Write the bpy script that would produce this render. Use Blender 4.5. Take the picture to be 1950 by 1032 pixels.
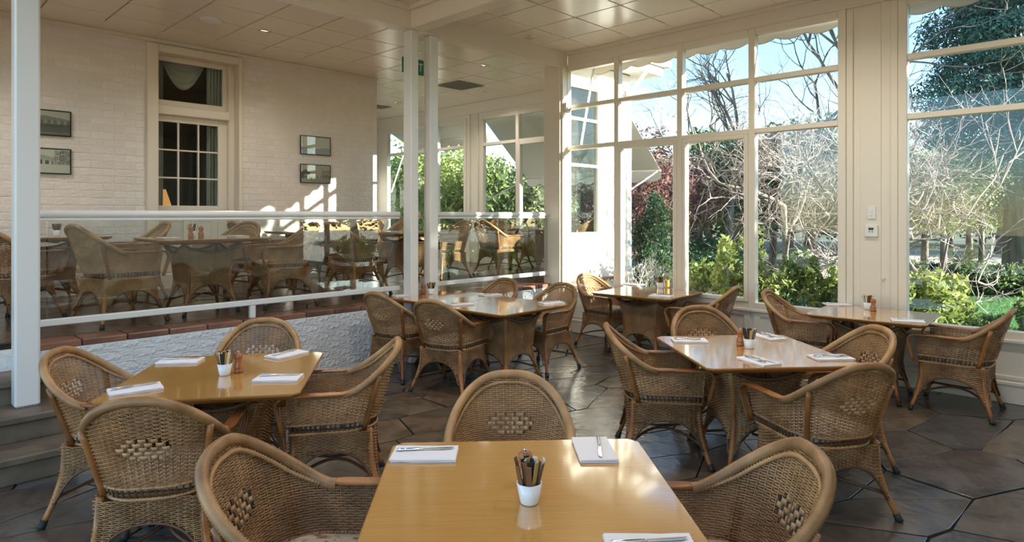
import bpy, math, random
import numpy as np
from mathutils import Vector, Matrix
random.seed(7); RNG = np.random.default_rng(7)
for o in list(bpy.data.objects): bpy.data.objects.remove(o)
S = bpy.context.scene
COL = S.collection
PI = math.pi

# ------------------------------------------------------------------ camera, sky, sun, exposure
EYE = 1.58
YAW = math.atan(1175 / 1215)            # optic axis in the floor plan, both wall directions about 45 degrees off
cam_d = bpy.data.cameras.new('camera'); cam = bpy.data.objects.new('camera', cam_d); COL.objects.link(cam)
cam.location = (0, 0, EYE); cam.rotation_euler = (PI / 2, 0, YAW - PI / 2)
cam_d.sensor_width = 36; cam_d.lens = 1215 / 1950 * 36
cam_d.shift_y = -(516 - 409) / 1950; cam_d.clip_end = 400; cam_d.clip_start = 0.05
S.camera = cam
SUN_TO = Vector((0.40, -0.915, 0.268)).normalized()
w = bpy.data.worlds.new('sky'); S.world = w; w.use_nodes = True
nt = w.node_tree; bg = nt.nodes['Background']
sky = nt.nodes.new('ShaderNodeTexSky'); sky.sky_type = 'NISHITA'; sky.sun_disc = False
sky.sun_elevation = math.asin(SUN_TO.z); sky.sun_rotation = math.atan2(SUN_TO.x, SUN_TO.y)
sky.air_density = 1.0; sky.dust_density = 0.2; sky.ozone_density = 2.6
nt.links.new(sky.outputs[0], bg.inputs[0]); bg.inputs[1].default_value = 0.31
sun_d = bpy.data.lights.new('sun', 'SUN'); sun = bpy.data.objects.new('sun', sun_d); COL.objects.link(sun)
sun_d.energy = 13.0; sun_d.angle = math.radians(0.6); sun_d.color = (1.0, 0.90, 0.76)
sun.rotation_euler = SUN_TO.to_track_quat('Z', 'Y').to_euler(); sun.location = (20, -30, 14)
S.view_settings.view_transform = 'Standard'; S.view_settings.look = 'None'
S.view_settings.gamma = 1; S.view_settings.use_curve_mapping = False
S.view_settings.exposure = 1.05
S.cycles.max_bounces = 8; S.cycles.diffuse_bounces = 5; S.cycles.glossy_bounces = 3; S.cycles.adaptive_threshold = 0.05; S.cycles.transparent_max_bounces = 24
S.cycles.sample_clamp_indirect = 6; S.cycles.caustics_reflective = False; S.cycles.caustics_refractive = False
S.cycles.use_denoising = True

# ------------------------------------------------------------------ pixel helpers (only for laying out real positions)
DX, DY = math.cos(YAW), math.sin(YAW); RX, RY = math.sin(YAW), -math.cos(YAW)
def pix_z(u, v, z):
    a = (u - 975) / 1215; t = (z - EYE) / ((409 - v) / 1215)
    return ((DX + a * RX) * t, (DY + a * RY) * t)
def ray_t(u, t):
    a = (u - 975) / 1215
    return ((DX + a * RX) * t, (DY + a * RY) * t)
def proj(x, y, z):
    t = x * DX + y * DY; s = x * RX + y * RY
    if t < .1: return (-9999, -9999)
    return (975 + 1215 * s / t, 409 + 1215 * (EYE - z) / t)

# ------------------------------------------------------------------ materials
def mat(name, col, rough=.5, metal=0, coat=0, spec=.5):
    m = bpy.data.materials.new(name); m.use_nodes = True
    b = m.node_tree.nodes['Principled BSDF']
    b.inputs['Base Color'].default_value = (*col, 1); b.inputs['Roughness'].default_value = rough
    b.inputs['Metallic'].default_value = metal; b.inputs['Coat Weight'].default_value = coat
    b.inputs['Specular IOR Level'].default_value = spec
    return m
def nodes(m): return m.node_tree.nodes, m.node_tree.links, m.node_tree.nodes['Principled BSDF']
def noise_col(m, c1, c2, scale=5, detail=4, stretch=(1, 1, 1), lo=.35, hi=.65, obj_rand=0.0, c3=None, coord='Object'):
    n, l, b = nodes(m)
    tc = n.new('ShaderNodeTexCoord'); mp = n.new('ShaderNodeMapping'); mp.inputs['Scale'].default_value = stretch
    l.new(tc.outputs[coord], mp.inputs[0])
    nz = n.new('ShaderNodeTexNoise'); nz.inputs['Scale'].default_value = scale; nz.inputs['Detail'].default_value = detail
    l.new(mp.outputs[0], nz.inputs['Vector'])
    cr = n.new('ShaderNodeValToRGB'); cr.color_ramp.elements[0].position = lo; cr.color_ramp.elements[1].position = hi
    cr.color_ramp.elements[0].color = (*c1, 1); cr.color_ramp.elements[1].color = (*c2, 1)
    if c3: e = cr.color_ramp.elements.new((lo + hi) / 2); e.color = (*c3, 1)
    if obj_rand:
        oi = n.new('ShaderNodeObjectInfo'); ma = n.new('ShaderNodeMath'); ma.operation = 'MULTIPLY_ADD'
        ma.inputs[1].default_value = obj_rand; l.new(oi.outputs['Random'], ma.inputs[0])
        s2 = n.new('ShaderNodeMath'); s2.operation = 'SUBTRACT'; s2.inputs[1].default_value = obj_rand / 2
        l.new(nz.outputs['Fac'], ma.inputs[2]); l.new(ma.outputs[0], s2.inputs[0]); l.new(s2.outputs[0], cr.inputs[0])
    else: l.new(nz.outputs['Fac'], cr.inputs[0])
    l.new(cr.outputs[0], b.inputs['Base Color'])
    return nz, mp, cr
def bump(m, scale, strength, dist=.01, detail=4, stretch=(1, 1, 1), kind='NOISE'):
    n, l, b = nodes(m)
    tc = n.new('ShaderNodeTexCoord'); mp = n.new('ShaderNodeMapping'); mp.inputs['Scale'].default_value = stretch
    l.new(tc.outputs['Object'], mp.inputs[0])
    nz = n.new('ShaderNodeTexNoise'); nz.inputs['Scale'].default_value = scale; nz.inputs['Detail'].default_value = detail
    l.new(mp.outputs[0], nz.inputs['Vector'])
    bp = n.new('ShaderNodeBump'); bp.inputs['Strength'].default_value = strength; bp.inputs['Distance'].default_value = dist
    l.new(nz.outputs['Fac'], bp.inputs['Height']); l.new(bp.outputs[0], b.inputs['Normal'])

CREAM = mat('cream_paint', (.78, .71, .60), .32); bump(CREAM, 60, .08, .004)
WHITEP = mat('white_paint', (.80, .77, .71), .35); bump(WHITEP, 50, .08, .004)
POSTP = mat('post_paint', (.74, .73, .70), .3); bump(POSTP, 40, .15, .004, stretch=(1, 1, .15))
BRICKP = mat('painted_brick', (.80, .75, .70), .42); bump(BRICKP, 22, .8, .016, 7)
noise_col(BRICKP, (.76, .70, .64), (.83, .78, .73), 3, obj_rand=.3)
JOINTP = mat('painted_joint', (.79, .74, .69), .5); bump(JOINTP, 30, .4, .01)
KERBP = mat('painted_render', (.74, .75, .75), .5); bump(KERBP, 24, .9, .03, 9)
CEILP = mat('ceiling_gloss_paint', (.82, .74, .64), .22); bump(CEILP, 3, .05, .01, 2)
CEILJ = mat('ceiling_joint', (.34, .29, .23), .6)
WICK = mat('wicker', (.4, .22, .1), .42); noise_col(WICK, (.25, .128, .05), (.50, .285, .122), 9, 5, lo=.3, hi=.7, obj_rand=.35)
PADW = mat('pale_flat_cane', (.5, .32, .16), .4); noise_col(PADW, (.40, .235, .10), (.58, .37, .19), 14)
CANE = mat('honey_cane', (.42, .17, .05), .3); noise_col(CANE, (.21, .075, .02), (.42, .175, .05), 6, stretch=(1, 1, 1), obj_rand=.3)
DARKW = mat('dark_band_wicker', (.10, .055, .03), .55)
DARKC = mat('dark_cane', (.13, .065, .03), .45)
RUBB = mat('black_rubber', (.02, .02, .018), .6)
CUSH = mat('floral_cushion', (.5, .42, .33), .9); noise_col(CUSH, (.22, .13, .09), (.50, .43, .33), 28, 3, lo=.38, hi=.52, c3=(.42, .33, .22)); bump(CUSH, 120, .2, .002)
WOOD = mat('varnished_tabletop', (.6, .33, .08), .2, coat=.5); 
noise_col(WOOD, (.46, .225, .042), (.60, .32, .075), 60, 6, stretch=(.1, 3, 1), lo=.2, hi=.8); nodes(WOOD)[2].inputs['Coat Roughness'].default_value = .07; nodes(WOOD)[2].inputs['Coat Weight'].default_value = 1.0; nodes(WOOD)[2].inputs['Coat IOR'].default_value = 1.9
bump(WOOD, 60, .05, .002, 3, (.1, 2, 1))
WEDGE = mat('table_edge_wood', (.33, .14, .03), .35)
CLOTH = mat('white_napkin', (.80, .79, .80), .85); bump(CLOTH, 160, .15, .002)
STEEL = mat('polished_steel', (.75, .75, .76), .16, 1)
PORC = mat('white_porcelain', (.78, .79, .79), .15, coat=.4)
MILL = mat('pepper_mill_wood', (.36, .13, .045), .3); noise_col(MILL, (.24, .08, .03), (.46, .19, .07), 30, stretch=(3, 3, .5))
SACH = [mat('sachet_black', (.025, .02, .02), .35), mat('sachet_brown', (.16, .08, .04), .4), mat('sachet_gold', (.55, .36, .12), .35), mat('sachet_cream', (.72, .65, .52), .5)]
AMBER = mat('amber_glass_jar', (.45, .2, .03), .15)
BRASS = mat('brass', (.55, .38, .12), .3, 1)
TERRA = mat('terracotta_tile', (.38, .16, .09), .3); noise_col(TERRA, (.15, .075, .05), (.28, .14, .095), 6, obj_rand=.4)
MORTAR = mat('dark_mortar', (.032, .03, .027), .95, spec=.0); 
SLATE = mat('flagstone', (.2, .16, .12), .3)
def slate():
    n, l, b = nodes(SLATE)
    oi = n.new('ShaderNodeObjectInfo'); cr = n.new('ShaderNodeValToRGB')
    cols = [(0, (.085, .076, .068)), (.22, (.11, .096, .08)), (.42, (.125, .102, .078)), (.58, (.14, .098, .066)), (.75, (.082, .084, .084)), (1, (.118, .116, .108))]
    cr.color_ramp.elements[0].color = (*cols[0][1], 1); cr.color_ramp.elements[1].color = (*cols[-1][1], 1)
    for p, c in cols[1:-1]: e = cr.color_ramp.elements.new(p); e.color = (*c, 1)
    l.new(oi.outputs['Random'], cr.inputs[0])
    tc = n.new('ShaderNodeTexCoord'); nz = n.new('ShaderNodeTexNoise'); nz.inputs['Scale'].default_value = 3.2; nz.inputs['Detail'].default_value = 8; nz.inputs['Distortion'].default_value = 1.2
    l.new(tc.outputs['Object'], nz.inputs['Vector'])
    mx = n.new('ShaderNodeMix'); mx.data_type = 'RGBA'; mx.blend_type = 'MULTIPLY'; mx.inputs[0].default_value = 1
    c2 = n.new('ShaderNodeValToRGB'); c2.color_ramp.elements[0].position = .3; c2.color_ramp.elements[1].position = .72
    c2.color_ramp.elements[0].color = (.55, .54, .53, 1); c2.color_ramp.elements[1].color = (1.4, 1.32, 1.2, 1)
    l.new(nz.outputs['Fac'], c2.inputs[0]); l.new(cr.outputs[0], mx.inputs[6]); l.new(c2.outputs[0], mx.inputs[7]); l.new(mx.outputs[2], b.inputs['Base Color'])
    n2 = n.new('ShaderNodeTexNoise'); n2.inputs['Scale'].default_value = 9; n2.inputs['Detail'].default_value = 9; n2.inputs['Distortion'].default_value = .8
    l.new(tc.outputs['Object'], n2.inputs['Vector'])
    bp = n.new('ShaderNodeBump'); bp.inputs['Strength'].default_value = .4; bp.inputs['Distance'].default_value = .012
    l.new(n2.outputs['Fac'], bp.inputs['Height']); l.new(bp.outputs[0], b.inputs['Normal'])
    mr = n.new('ShaderNodeMapRange'); mr.inputs[3].default_value = .12; mr.inputs[4].default_value = .32
    l.new(nz.outputs['Fac'], mr.inputs[0]); l.new(mr.outputs[0], b.inputs['Roughness'])
slate()
STEPM = mat('stone_step', (.15, .115, .08), .5); noise_col(STEPM, (.09, .07, .05), (.2, .15, .1), 4, 6); bump(STEPM, 12, .5, .015, 8)
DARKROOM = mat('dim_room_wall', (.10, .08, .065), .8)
CURT = mat('curtain_linen', (.62, .58, .48), .85)
LAMPSH = mat('lamp_shade', (.75, .45, .18), .7)
b_ = nodes(LAMPSH)[2]; b_.inputs['Emission Color'].default_value = (1, .45, .12, 1); b_.inputs['Emission Strength'].default_value = .3
PLASTIC = mat('white_plastic', (.80, .79, .76), .35)
BLACKP = mat('black_plastic', (.02, .02, .02), .3)
GREENS = mat('exit_green', (.02, .2, .13), .4)
GRILLE = mat('grey_grille', (.2, .18, .14), .5)
LED = mat('lit_lamp', (1, .9, .8), .4); b_ = nodes(LED)[2]; b_.inputs['Emission Color'].default_value = (1, .86, .7, 1); b_.inputs['Emission Strength'].default_value = 3
CHROME = mat('chrome_ring', (.7, .68, .65), .25, 1)
AWN = mat('awning_canvas', (.74, .68, .62), .8); AWNT = mat('awning_trim', (.35, .28, .25), .8)
def glass(name, tint=(1, 1, 1), ior=1.45, boost=1.0):
    m = bpy.data.materials.new(name); m.use_nodes = True; n = m.node_tree.nodes; l = m.node_tree.links
    for x in list(n):
        if x.type != 'OUTPUT_MATERIAL': n.remove(x)
    out = [x for x in n if x.type == 'OUTPUT_MATERIAL'][0]
    t = n.new('ShaderNodeBsdfTransparent'); t.inputs[0].default_value = (*tint, 1)
    g = n.new('ShaderNodeBsdfGlossy'); g.inputs['Roughness'].default_value = .005
    f = n.new('ShaderNodeLayerWeight'); f.inputs[0].default_value = .5       # Schlick reflectance, same from both faces of the pane
    pw = n.new('ShaderNodeMath'); pw.operation = 'POWER'; pw.inputs[1].default_value = 5
    mu = n.new('ShaderNodeMath'); mu.operation = 'MULTIPLY_ADD'; mu.inputs[1].default_value = .9; mu.inputs[2].default_value = .035 * boost
    mx = n.new('ShaderNodeMixShader'); l.new(f.outputs['Facing'], pw.inputs[0]); l.new(pw.outputs[0], mu.inputs[0]); l.new(mu.outputs[0], mx.inputs[0])
    l.new(t.outputs[0], mx.inputs[1]); l.new(g.outputs[0], mx.inputs[2]); l.new(mx.outputs[0], out.inputs[0])
    return m
GLASS = glass('window_glass', (.90, .95, .96), 1.45, 1.0)
BGLASS = glass('balustrade_glass', (.89, .92, .90), 1.5, 2.4)
def leaf(name, c1, c2, trans=.35, rough=.5, scale=2.0):
    m = bpy.data.materials.new(name); m.use_nodes = True; n, l, b = nodes(m)
    b.inputs['Roughness'].default_value = rough; b.inputs['Specular IOR Level'].default_value = .35
    nz, mp, cr = noise_col(m, c1, c2, scale, 5, lo=.3, hi=.7)
    tr = n.new('ShaderNodeBsdfTranslucent'); l.new(cr.outputs[0], tr.inputs[0])
    mx = n.new('ShaderNodeMixShader'); mx.inputs[0].default_value = trans
    out = [x for x in n if x.type == 'OUTPUT_MATERIAL'][0]
    l.new(b.outputs[0], mx.inputs[1]); l.new(tr.outputs[0], mx.inputs[2]); l.new(mx.outputs[0], out.inputs[0])
    return m
L_BRIGHT = leaf('bright_green_leaf', (.17, .24, .06), (.42, .45, .14))
L_MID = leaf('mid_green_leaf', (.075, .14, .045), (.23, .29, .10))
L_DARK = leaf('dark_green_leaf', (.025, .07, .03), (.08, .15, .06))
L_CON = leaf('conifer_needle', (.022, .075, .065), (.085, .19, .15), .15)
L_RED = leaf('plum_red_leaf', (.16, .06, .05), (.36, .18, .15))
L_GREY = leaf('silver_grey_leaf', (.34, .36, .30), (.58, .56, .50))
L_OLIVE = leaf('olive_leaf', (.13, .17, .07), (.34, .36, .17))
BARK = mat('bark', (.2, .16, .13), .85); noise_col(BARK, (.10, .08, .065), (.30, .25, .21), 8, 6, (1, 1, .2)); bump(BARK, 14, .7, .03, 6, (1, 1, .2))
TWIG = mat('pale_twig', (.42, .34, .29), .8); noise_col(TWIG, (.26, .2, .17), (.55, .46, .40), 3)
GRASS = leaf('grass_blade', (.05, .15, .035), (.16, .32, .07), .25)
SOIL = mat('garden_soil', (.10, .10, .05), .9); noise_col(SOIL, (.06, .07, .03), (.16, .15, .08), .8, 6)
TURF = mat('lawn_turf', (.07, .2, .06), .9); noise_col(TURF, (.05, .15, .05), (.12, .27, .08), 2, 6)
GRAVEL = mat('pale_gravel', (.5, .42, .34), .9); noise_col(GRAVEL, (.4, .33, .27), (.58, .5, .42), 6, 6)

# ------------------------------------------------------------------ mesh helpers
def link(name, me, m=None, parent=None, smooth=False):
    o = bpy.data.objects.new(name, me); COL.objects.link(o)
    if m is not None and not me.materials: me.materials.append(m)
    if parent is not None: o.parent = parent
    if smooth and len(me.polygons):
        me.polygons.foreach_set('use_smooth', np.ones(len(me.polygons), dtype=bool))
    return o
def tag(o, label, cat, group=None):
    o['label'] = label; o['category'] = cat
    if group: o['group'] = group
    return o
def empty(name, loc=(0, 0, 0), rz=0):
    o = bpy.data.objects.new(name, None); COL.objects.link(o); o.location = loc; o.rotation_euler = (0, 0, rz)
    o.empty_display_size = .1
    return o
def thing(name, label, cat, loc=(0, 0, 0), rz=0, group=None): return tag(empty(name, loc, rz), label, cat, group)
def struct(o): o['kind'] = 'structure'; return o
def copy_tree(o, parent=None):
    c = o.copy(); COL.objects.link(c)
    if parent is not None: c.parent = parent
    for ch in o.children: copy_tree(ch, c)
    return c
class MB:
    def __init__(s): s.v = []; s.f = []
    def add(s, vs, fs):
        k = len(s.v); s.v.extend([tuple(map(float, p)) for p in vs]); s.f.extend([tuple(i + k for i in q) for q in fs]); return s
    def box(s, x0, x1, y0, y1, z0, z1, ch=0):
        c = ((x0 + x1) / 2, (y0 + y1) / 2, (z0 + z1) / 2); h = (abs(x1 - x0) / 2, abs(y1 - y0) / 2, abs(z1 - z0) / 2)
        ch = min(ch, .45 * min(h))
        if ch <= 0:
            vs = [(c[0] + a * h[0], c[1] + b * h[1], c[2] + d * h[2]) for a in (-1, 1) for b in (-1, 1) for d in (-1, 1)]
            return s.add(vs, [(0, 1, 3, 2), (4, 6, 7, 5), (0, 4, 5, 1), (2, 3, 7, 6), (0, 2, 6, 4), (1, 5, 7, 3)])
        vs = []; idx = {}
        for a in (-1, 1):
            for b in (-1, 1):
                for d in (-1, 1):
                    sg = (a, b, d)
                    for ax in range(3):
                        p = [c[i] + sg[i] * (h[i] - (0 if i == ax else ch)) for i in range(3)]
                        idx[(a, b, d, ax)] = len(vs); vs.append(p)
        fs = []
        for ax in range(3):
            o1, o2 = [i for i in range(3) if i != ax]
            for sg in (-1, 1):
                q = []
                for (p, r) in ((-1, -1), (1, -1), (1, 1), (-1, 1)):
                    t = [0, 0, 0]; t[ax] = sg; t[o1] = p; t[o2] = r; q.append(idx[(*t, ax)])
                if (sg < 0) != (ax == 1): q = q[::-1]
                fs.append(q)
        for ax in range(3):        # edges along ax
            o1, o2 = [i for i in range(3) if i != ax]
            for p in (-1, 1):
                for r in (-1, 1):
                    t0 = [0, 0, 0]; t0[ax] = -1; t0[o1] = p; t0[o2] = r; t1 = list(t0); t1[ax] = 1
                    q = [idx[(*t0, o1)], idx[(*t1, o1)], idx[(*t1, o2)], idx[(*t0, o2)]]
                    if (p * r > 0) != (ax == 1): q = q[::-1]
                    fs.append(q)
        for a in (-1, 1):
            for b in (-1, 1):
                for d in (-1, 1):
                    q = [idx[(a, b, d, 0)], idx[(a, b, d, 1)], idx[(a, b, d, 2)]]
                    if a * b * d < 0: q = q[::-1]
                    fs.append(q)
        return s.add(vs, fs)
    def tube(s, pts, r, n=8, closed=False, caps=True, flat=None):
        P = np.array(pts, float); N = len(P)
        r = np.full(N, r, float) if np.isscalar(r) else np.array(r, float)
        if closed: T = np.roll(P, -1, 0) - np.roll(P, 1, 0)
        else: T = np.gradient(P, axis=0)
        T /= np.linalg.norm(T, axis=1)[:, None] + 1e-12
        up = np.array((0, 0, 1.)) if abs(T[0, 2]) < .9 else np.array((1., 0, 0))
        A = np.cross(T[0], up); A /= np.linalg.norm(A)
        vs = []
        for i in range(N):
            A = A - T[i] * A.dot(T[i]); A /= np.linalg.norm(A) + 1e-12
            B = np.cross(T[i], A)
            for k in range(n):
                an = 2 * PI * k / n
                vs.append(P[i] + r[i] * (math.cos(an) * A + math.sin(an) * B))
        fs = []
        for i in range(N if closed else N - 1):
            j = (i + 1) % N
            for k in range(n): fs.append((i * n + k, i * n + (k + 1) % n, j * n + (k + 1) % n, j * n + k))
        if caps and not closed: fs.append(tuple(range(n))[::-1]); fs.append(tuple((N - 1) * n + k for k in range(n)))
        return s.add(vs, fs)
    def lathe(s, prof, n=20, c=(0, 0, 0), cap=True):
        vs = []; fs = []
        for (r, z) in prof:
            for k in range(n): vs.append((c[0] + r * math.cos(2 * PI * k / n), c[1] + r * math.sin(2 * PI * k / n), c[2] + z))
        for i in range(len(prof) - 1):
            for k in range(n): fs.append((i * n + k, i * n + (k + 1) % n, (i + 1) * n + (k + 1) % n, (i + 1) * n + k))
        if cap: fs.append(tuple(range(n))[::-1]); fs.append(tuple((len(prof) - 1) * n + k for k in range(n)))
        return s.add(vs, fs)
    def prism(s, poly, z0, z1):
        n = len(poly)
        vs = [(x, y, z0) for x, y in poly] + [(x, y, z1) for x, y in poly]
        fs = [tuple(range(n))[::-1], tuple(range(n, 2 * n))] + [(i, (i + 1) % n, n + (i + 1) % n, n + i) for i in range(n)]
        return s.add(vs, fs)
    def mesh(s, name):
        me = bpy.data.meshes.new(name); me.from_pydata(s.v, [], s.f); me.update(); return me
    def build(s, name, m, parent=None, smooth=False): return link(name, s.mesh(name), m, parent, smooth)
def np_mesh(name, V, Q):
    me = bpy.data.meshes.new(name); V = np.asarray(V, np.float32); Q = np.asarray(Q, np.int32); k = Q.shape[1]
    me.vertices.add(len(V)); me.vertices.foreach_set('co', V.ravel())
    me.loops.add(Q.size); me.loops.foreach_set('vertex_index', Q.ravel())
    me.polygons.add(len(Q)); me.polygons.foreach_set('loop_start', np.arange(0, Q.size, k, dtype=np.int32))
    me.polygons.foreach_set('loop_total', np.full(len(Q), k, np.int32))
    me.update(calc_edges=True); return me
def ss(x): x = np.clip(x, 0, 1); return x * x * (3 - 2 * x)

# ================================================================== the setting
XW, YK, YB, XE, YS = 6.75, 5.62, 8.75, 8.5, 5.76     # window wall, platform kerb, brick wall, wing east wall, wing south wall
PZ, CZ, HB = .65, 3.78, 3.55                          # platform, ceiling, underside of beams

# ---- irregular paving by clipped Voronoi cells
def voronoi(seeds, x0, x1, y0, y1, gap):
    out = []
    P = np.array(seeds)
    for i, c in enumerate(P):
        poly = [np.array(p, float) for p in ((x0, y0), (x1, y0), (x1, y1), (x0, y1))]
        d = np.linalg.norm(P - c, axis=1); order = np.argsort(d)[1:26]
        for j in order:
            n = P[j] - c; L = np.linalg.norm(n); n = n / L; lim = n.dot((c + P[j]) / 2) - gap / 2
            q = []
            for k in range(len(poly)):
                a, b = poly[k], poly[(k + 1) % len(poly)]; da, db = n.dot(a) - lim, n.dot(b) - lim
                if da <= 0: q.append(a)
                if da * db < 0: q.append(a + (b - a) * da / (da - db))
            poly = q
            if len(poly) < 3: break
        if len(poly) < 3: continue
        p2 = [poly[0]]
        for p in poly[1:]:
            if np.linalg.norm(p - p2[-1]) > .03: p2.append(p)
        if np.linalg.norm(p2[0] - p2[-1]) < .03: p2.pop()
        if len(p2) >= 3: out.append(p2)
    return out
def paving(parent, x0, x1, y0, y1, ztop, n, ang, seed, stretch=1.7):
    r = np.random.default_rng(seed); ca, sa = math.cos(ang), math.sin(ang)
    A = math.sqrt((x1 - x0) * (y1 - y0) / n); seeds = []
    tries = 0
    while len(seeds) < n and tries < 20000:         # spaced seeds in a stretched, turned frame, so stones come out long
        tries += 1
        p = np.array((r.uniform(x0, x1), r.uniform(y0, y1)))
        ok = True
        for q in seeds:
            d = p - q; a = (d[0] * ca + d[1] * sa) / stretch; b = -d[0] * sa + d[1] * ca
            if a * a + b * b < (A * .5 / math.sqrt(stretch) * r.uniform(.35, 1.35)) ** 2: ok = False; break
        if ok: seeds.append(p)
    # Voronoi in stretched space
    R = np.array(((ca / stretch, sa / stretch), (-sa, ca))); Ri = np.linalg.inv(R)
    T = [R @ s for s in seeds]
    cells = voronoi(T, -60, 60, -60, 60, .0)
    for c in cells:
        poly = [Ri @ p for p in c]
        # clip to rectangle
        for (nx, ny, lim) in ((1, 0, x1), (-1, 0, -x0), (0, 1, y1), (0, -1, -y0)):
            q = []
            for k in range(len(poly)):
                a, b = poly[k], poly[(k + 1) % len(poly)]; da, db = nx * a[0] + ny * a[1] - lim, nx * b[0] + ny * b[1] - lim
                if da <= 0: q.append(a)
                if da * db < 0: q.append(a + (b - a) * da / (da - db))
            poly = q
            if len(poly) < 3: break
        if len(poly) < 3: continue
        cen = sum(poly) / len(poly)
        # split long edges and nudge, so edges are not ruler straight; shrink for the joint
        pts = []
        for k in range(len(poly)):
            a, b = poly[k], poly[(k + 1) % len(poly)]; L = np.linalg.norm(b - a); m = max(1, int(L / .22))
            nrm = np.array((-(b - a)[1], (b - a)[0])) / (L + 1e-9)
            for t in range(m):
                p = a + (b - a) * t / m
                if t: p = p + nrm * r.uniform(-.012, .006)
                pts.append(p)
        g = r.uniform(.004, .0085); pts = [p + (cen - p) / (np.linalg.norm(cen - p) + 1e-9) * g * 1.3 for p in pts]
        area = .5 * abs(sum(pts[i][0] * pts[i - 1][1] - pts[i - 1][0] * pts[i][1] for i in range(len(pts))))
        if area < .012: continue
        s2 = sum(pts[i - 1][0] * pts[i][1] - pts[i][0] * pts[i - 1][1] for i in range(len(pts)))
        if s2 < 0: pts = pts[::-1]
        dz = r.uniform(-.004, .0); n_ = len(pts); tx, ty = r.uniform(-.004, .004, 2)
        zt = lambda p: ztop + dz + (p[0] - cen[0]) * tx + (p[1] - cen[1]) * ty
        inn = [p + (cen - p) / (np.linalg.norm(cen - p) + 1e-9) * .003 for p in pts]
        m = MB()
        vs = [(p[0] - cen[0], p[1] - cen[1], ztop - .03) for p in pts] + [(p[0] - cen[0], p[1] - cen[1], zt(p) - .0015) for p in pts] + [(p[0] - cen[0], p[1] - cen[1], zt(p)) for p in inn]
        fs = []
        for L in (0, 1): fs += [(L * n_ + i, L * n_ + (i + 1) % n_, (L + 1) * n_ + (i + 1) % n_, (L + 1) * n_ + i) for i in range(n_)]
        fs.append(tuple(range(2 * n_, 3 * n_)))
        m.add(vs, fs); o = m.build('flagstone', SLATE, parent); o.location = (cen[0], cen[1], 0)
floor = struct(MB().box(-2.6, XW, -1.9, YK, -.12, -.012).build('floor', MORTAR))
paving(floor, -.6, XW - .02, -.4, YK - .01, 0, 150, math.radians(-20), 11, 1.9)
rf = struct(MB().box(-1.2, XE, YK + .13, 12.6, .3, PZ - .012).build('floor_raised', MORTAR))
paving(rf, .2, XE - .02, YK + .27, 10.2, PZ, 96, math.radians(8), 5)
x = .9
et = MB().box(0, .292, 0, .25, 0, .049, .006).mesh('edge_tile')
et.materials.append(TERRA)
while x < XE - .3:
    o = link('edge_tile', et, None, rf); o.location = (x, YK + .008, PZ - .05 + random.uniform(-.002, .002)); x += .302

# ---- painted brick walls, brick by brick
def brick_wall(parent, x0, x1, z0, z1, y, holes, limit, m, sag=.003, pr=.003, bl=.222, bh=.076, J=.011, seed=1):
    r = random.Random(seed); rows = int((z1 - z0) / (bh + J)) + 1; L = []
    for k in range(rows):
        za = z0 + k * (bh + J); zb = min(za + bh, z1)
        if zb - za < .02: continue
        xx = x0 - (bl + J) / 2 * (k % 2)
        while xx < x1:
            a, b = max(xx, x0), min(xx + bl, x1); segs = [(a, b)]
            for (hx0, hx1, hz0, hz1) in holes:
                if zb > hz0 and za < hz1:
                    ns = []
                    for (p, q) in segs:
                        if q <= hx0 or p >= hx1: ns.append((p, q)); continue
                        if p < hx0: ns.append((p, hx0))
                        if q > hx1: ns.append((hx1, q))
                    segs = ns
            for (p, q) in segs:
                if q - p > .03: L.append((p, q, za, zb))
            xx += bl + J
    def size(t):
        u, v = proj((t[0] + t[1]) / 2, y, (t[2] + t[3]) / 2)
        d = (t[0] + t[1]) / 2 * DX + y * DY
        vis = -20 < u < 1970 and -20 < v < 1052
        return (-1 if vis else 1, d)
    L.sort(key=size)
    cache = {}; rest = MB()
    for i, (p, q, za, zb) in enumerate(L):
        off = r.uniform(0, sag); w_, h_ = round(q - p, 3), round(zb - za, 3)
        if i < limit:
            if (w_, h_) not in cache:
                me = MB().box(0, w_, -pr, .03, 0, h_, min(.0035, pr * .9)).mesh('brick'); me.materials.append(m); cache[(w_, h_)] = me
            o = link('brick', cache[(w_, h_)], None, parent); o.location = (p, y - off, za); o.rotation_euler = (0, r.uniform(-.006, .006), r.uniform(-.008, .008))
        else: rest.box(p, q, y - pr - off, y + .03, za, zb, .0028)
    if rest.v: o = rest.build('bricks_far', m, parent); o['kind'] = 'stuff'
DX0, DX1, DZ1 = 2.53, 3.71, 3.72
wn = MB()
wn.box(-1.2, DX0, YB, YB + .25, PZ - .05, CZ + .1); wn.box(DX1, 5.9, YB, YB + .25, PZ - .05, CZ + .1); wn.box(DX0, DX1, YB, YB + .25, DZ1, CZ + .1)
wall_n = struct(wn.build('wall_north', JOINTP))
brick_wall(wall_n, .2, 5.9, PZ, CZ - .03, YB, [(DX0, DX1, PZ, DZ1)], 300, BRICKP)
o = MB().box(-1.2, 5.9, YB - .03, YB - .0, CZ - .045, CZ, .008).build('trim_1', CREAM); struct(o)
wall_k = struct(MB().box(.95, XW, YK + .012, YK + .14, -.05, PZ - .05).build('wall_platform', KERBP))
brick_wall(wall_k, .95, XW - .03, 0, PZ - .052, YK + .012, [], 300, KERBP, .0025, .0022, .23, .083, .008, seed=4)
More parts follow.
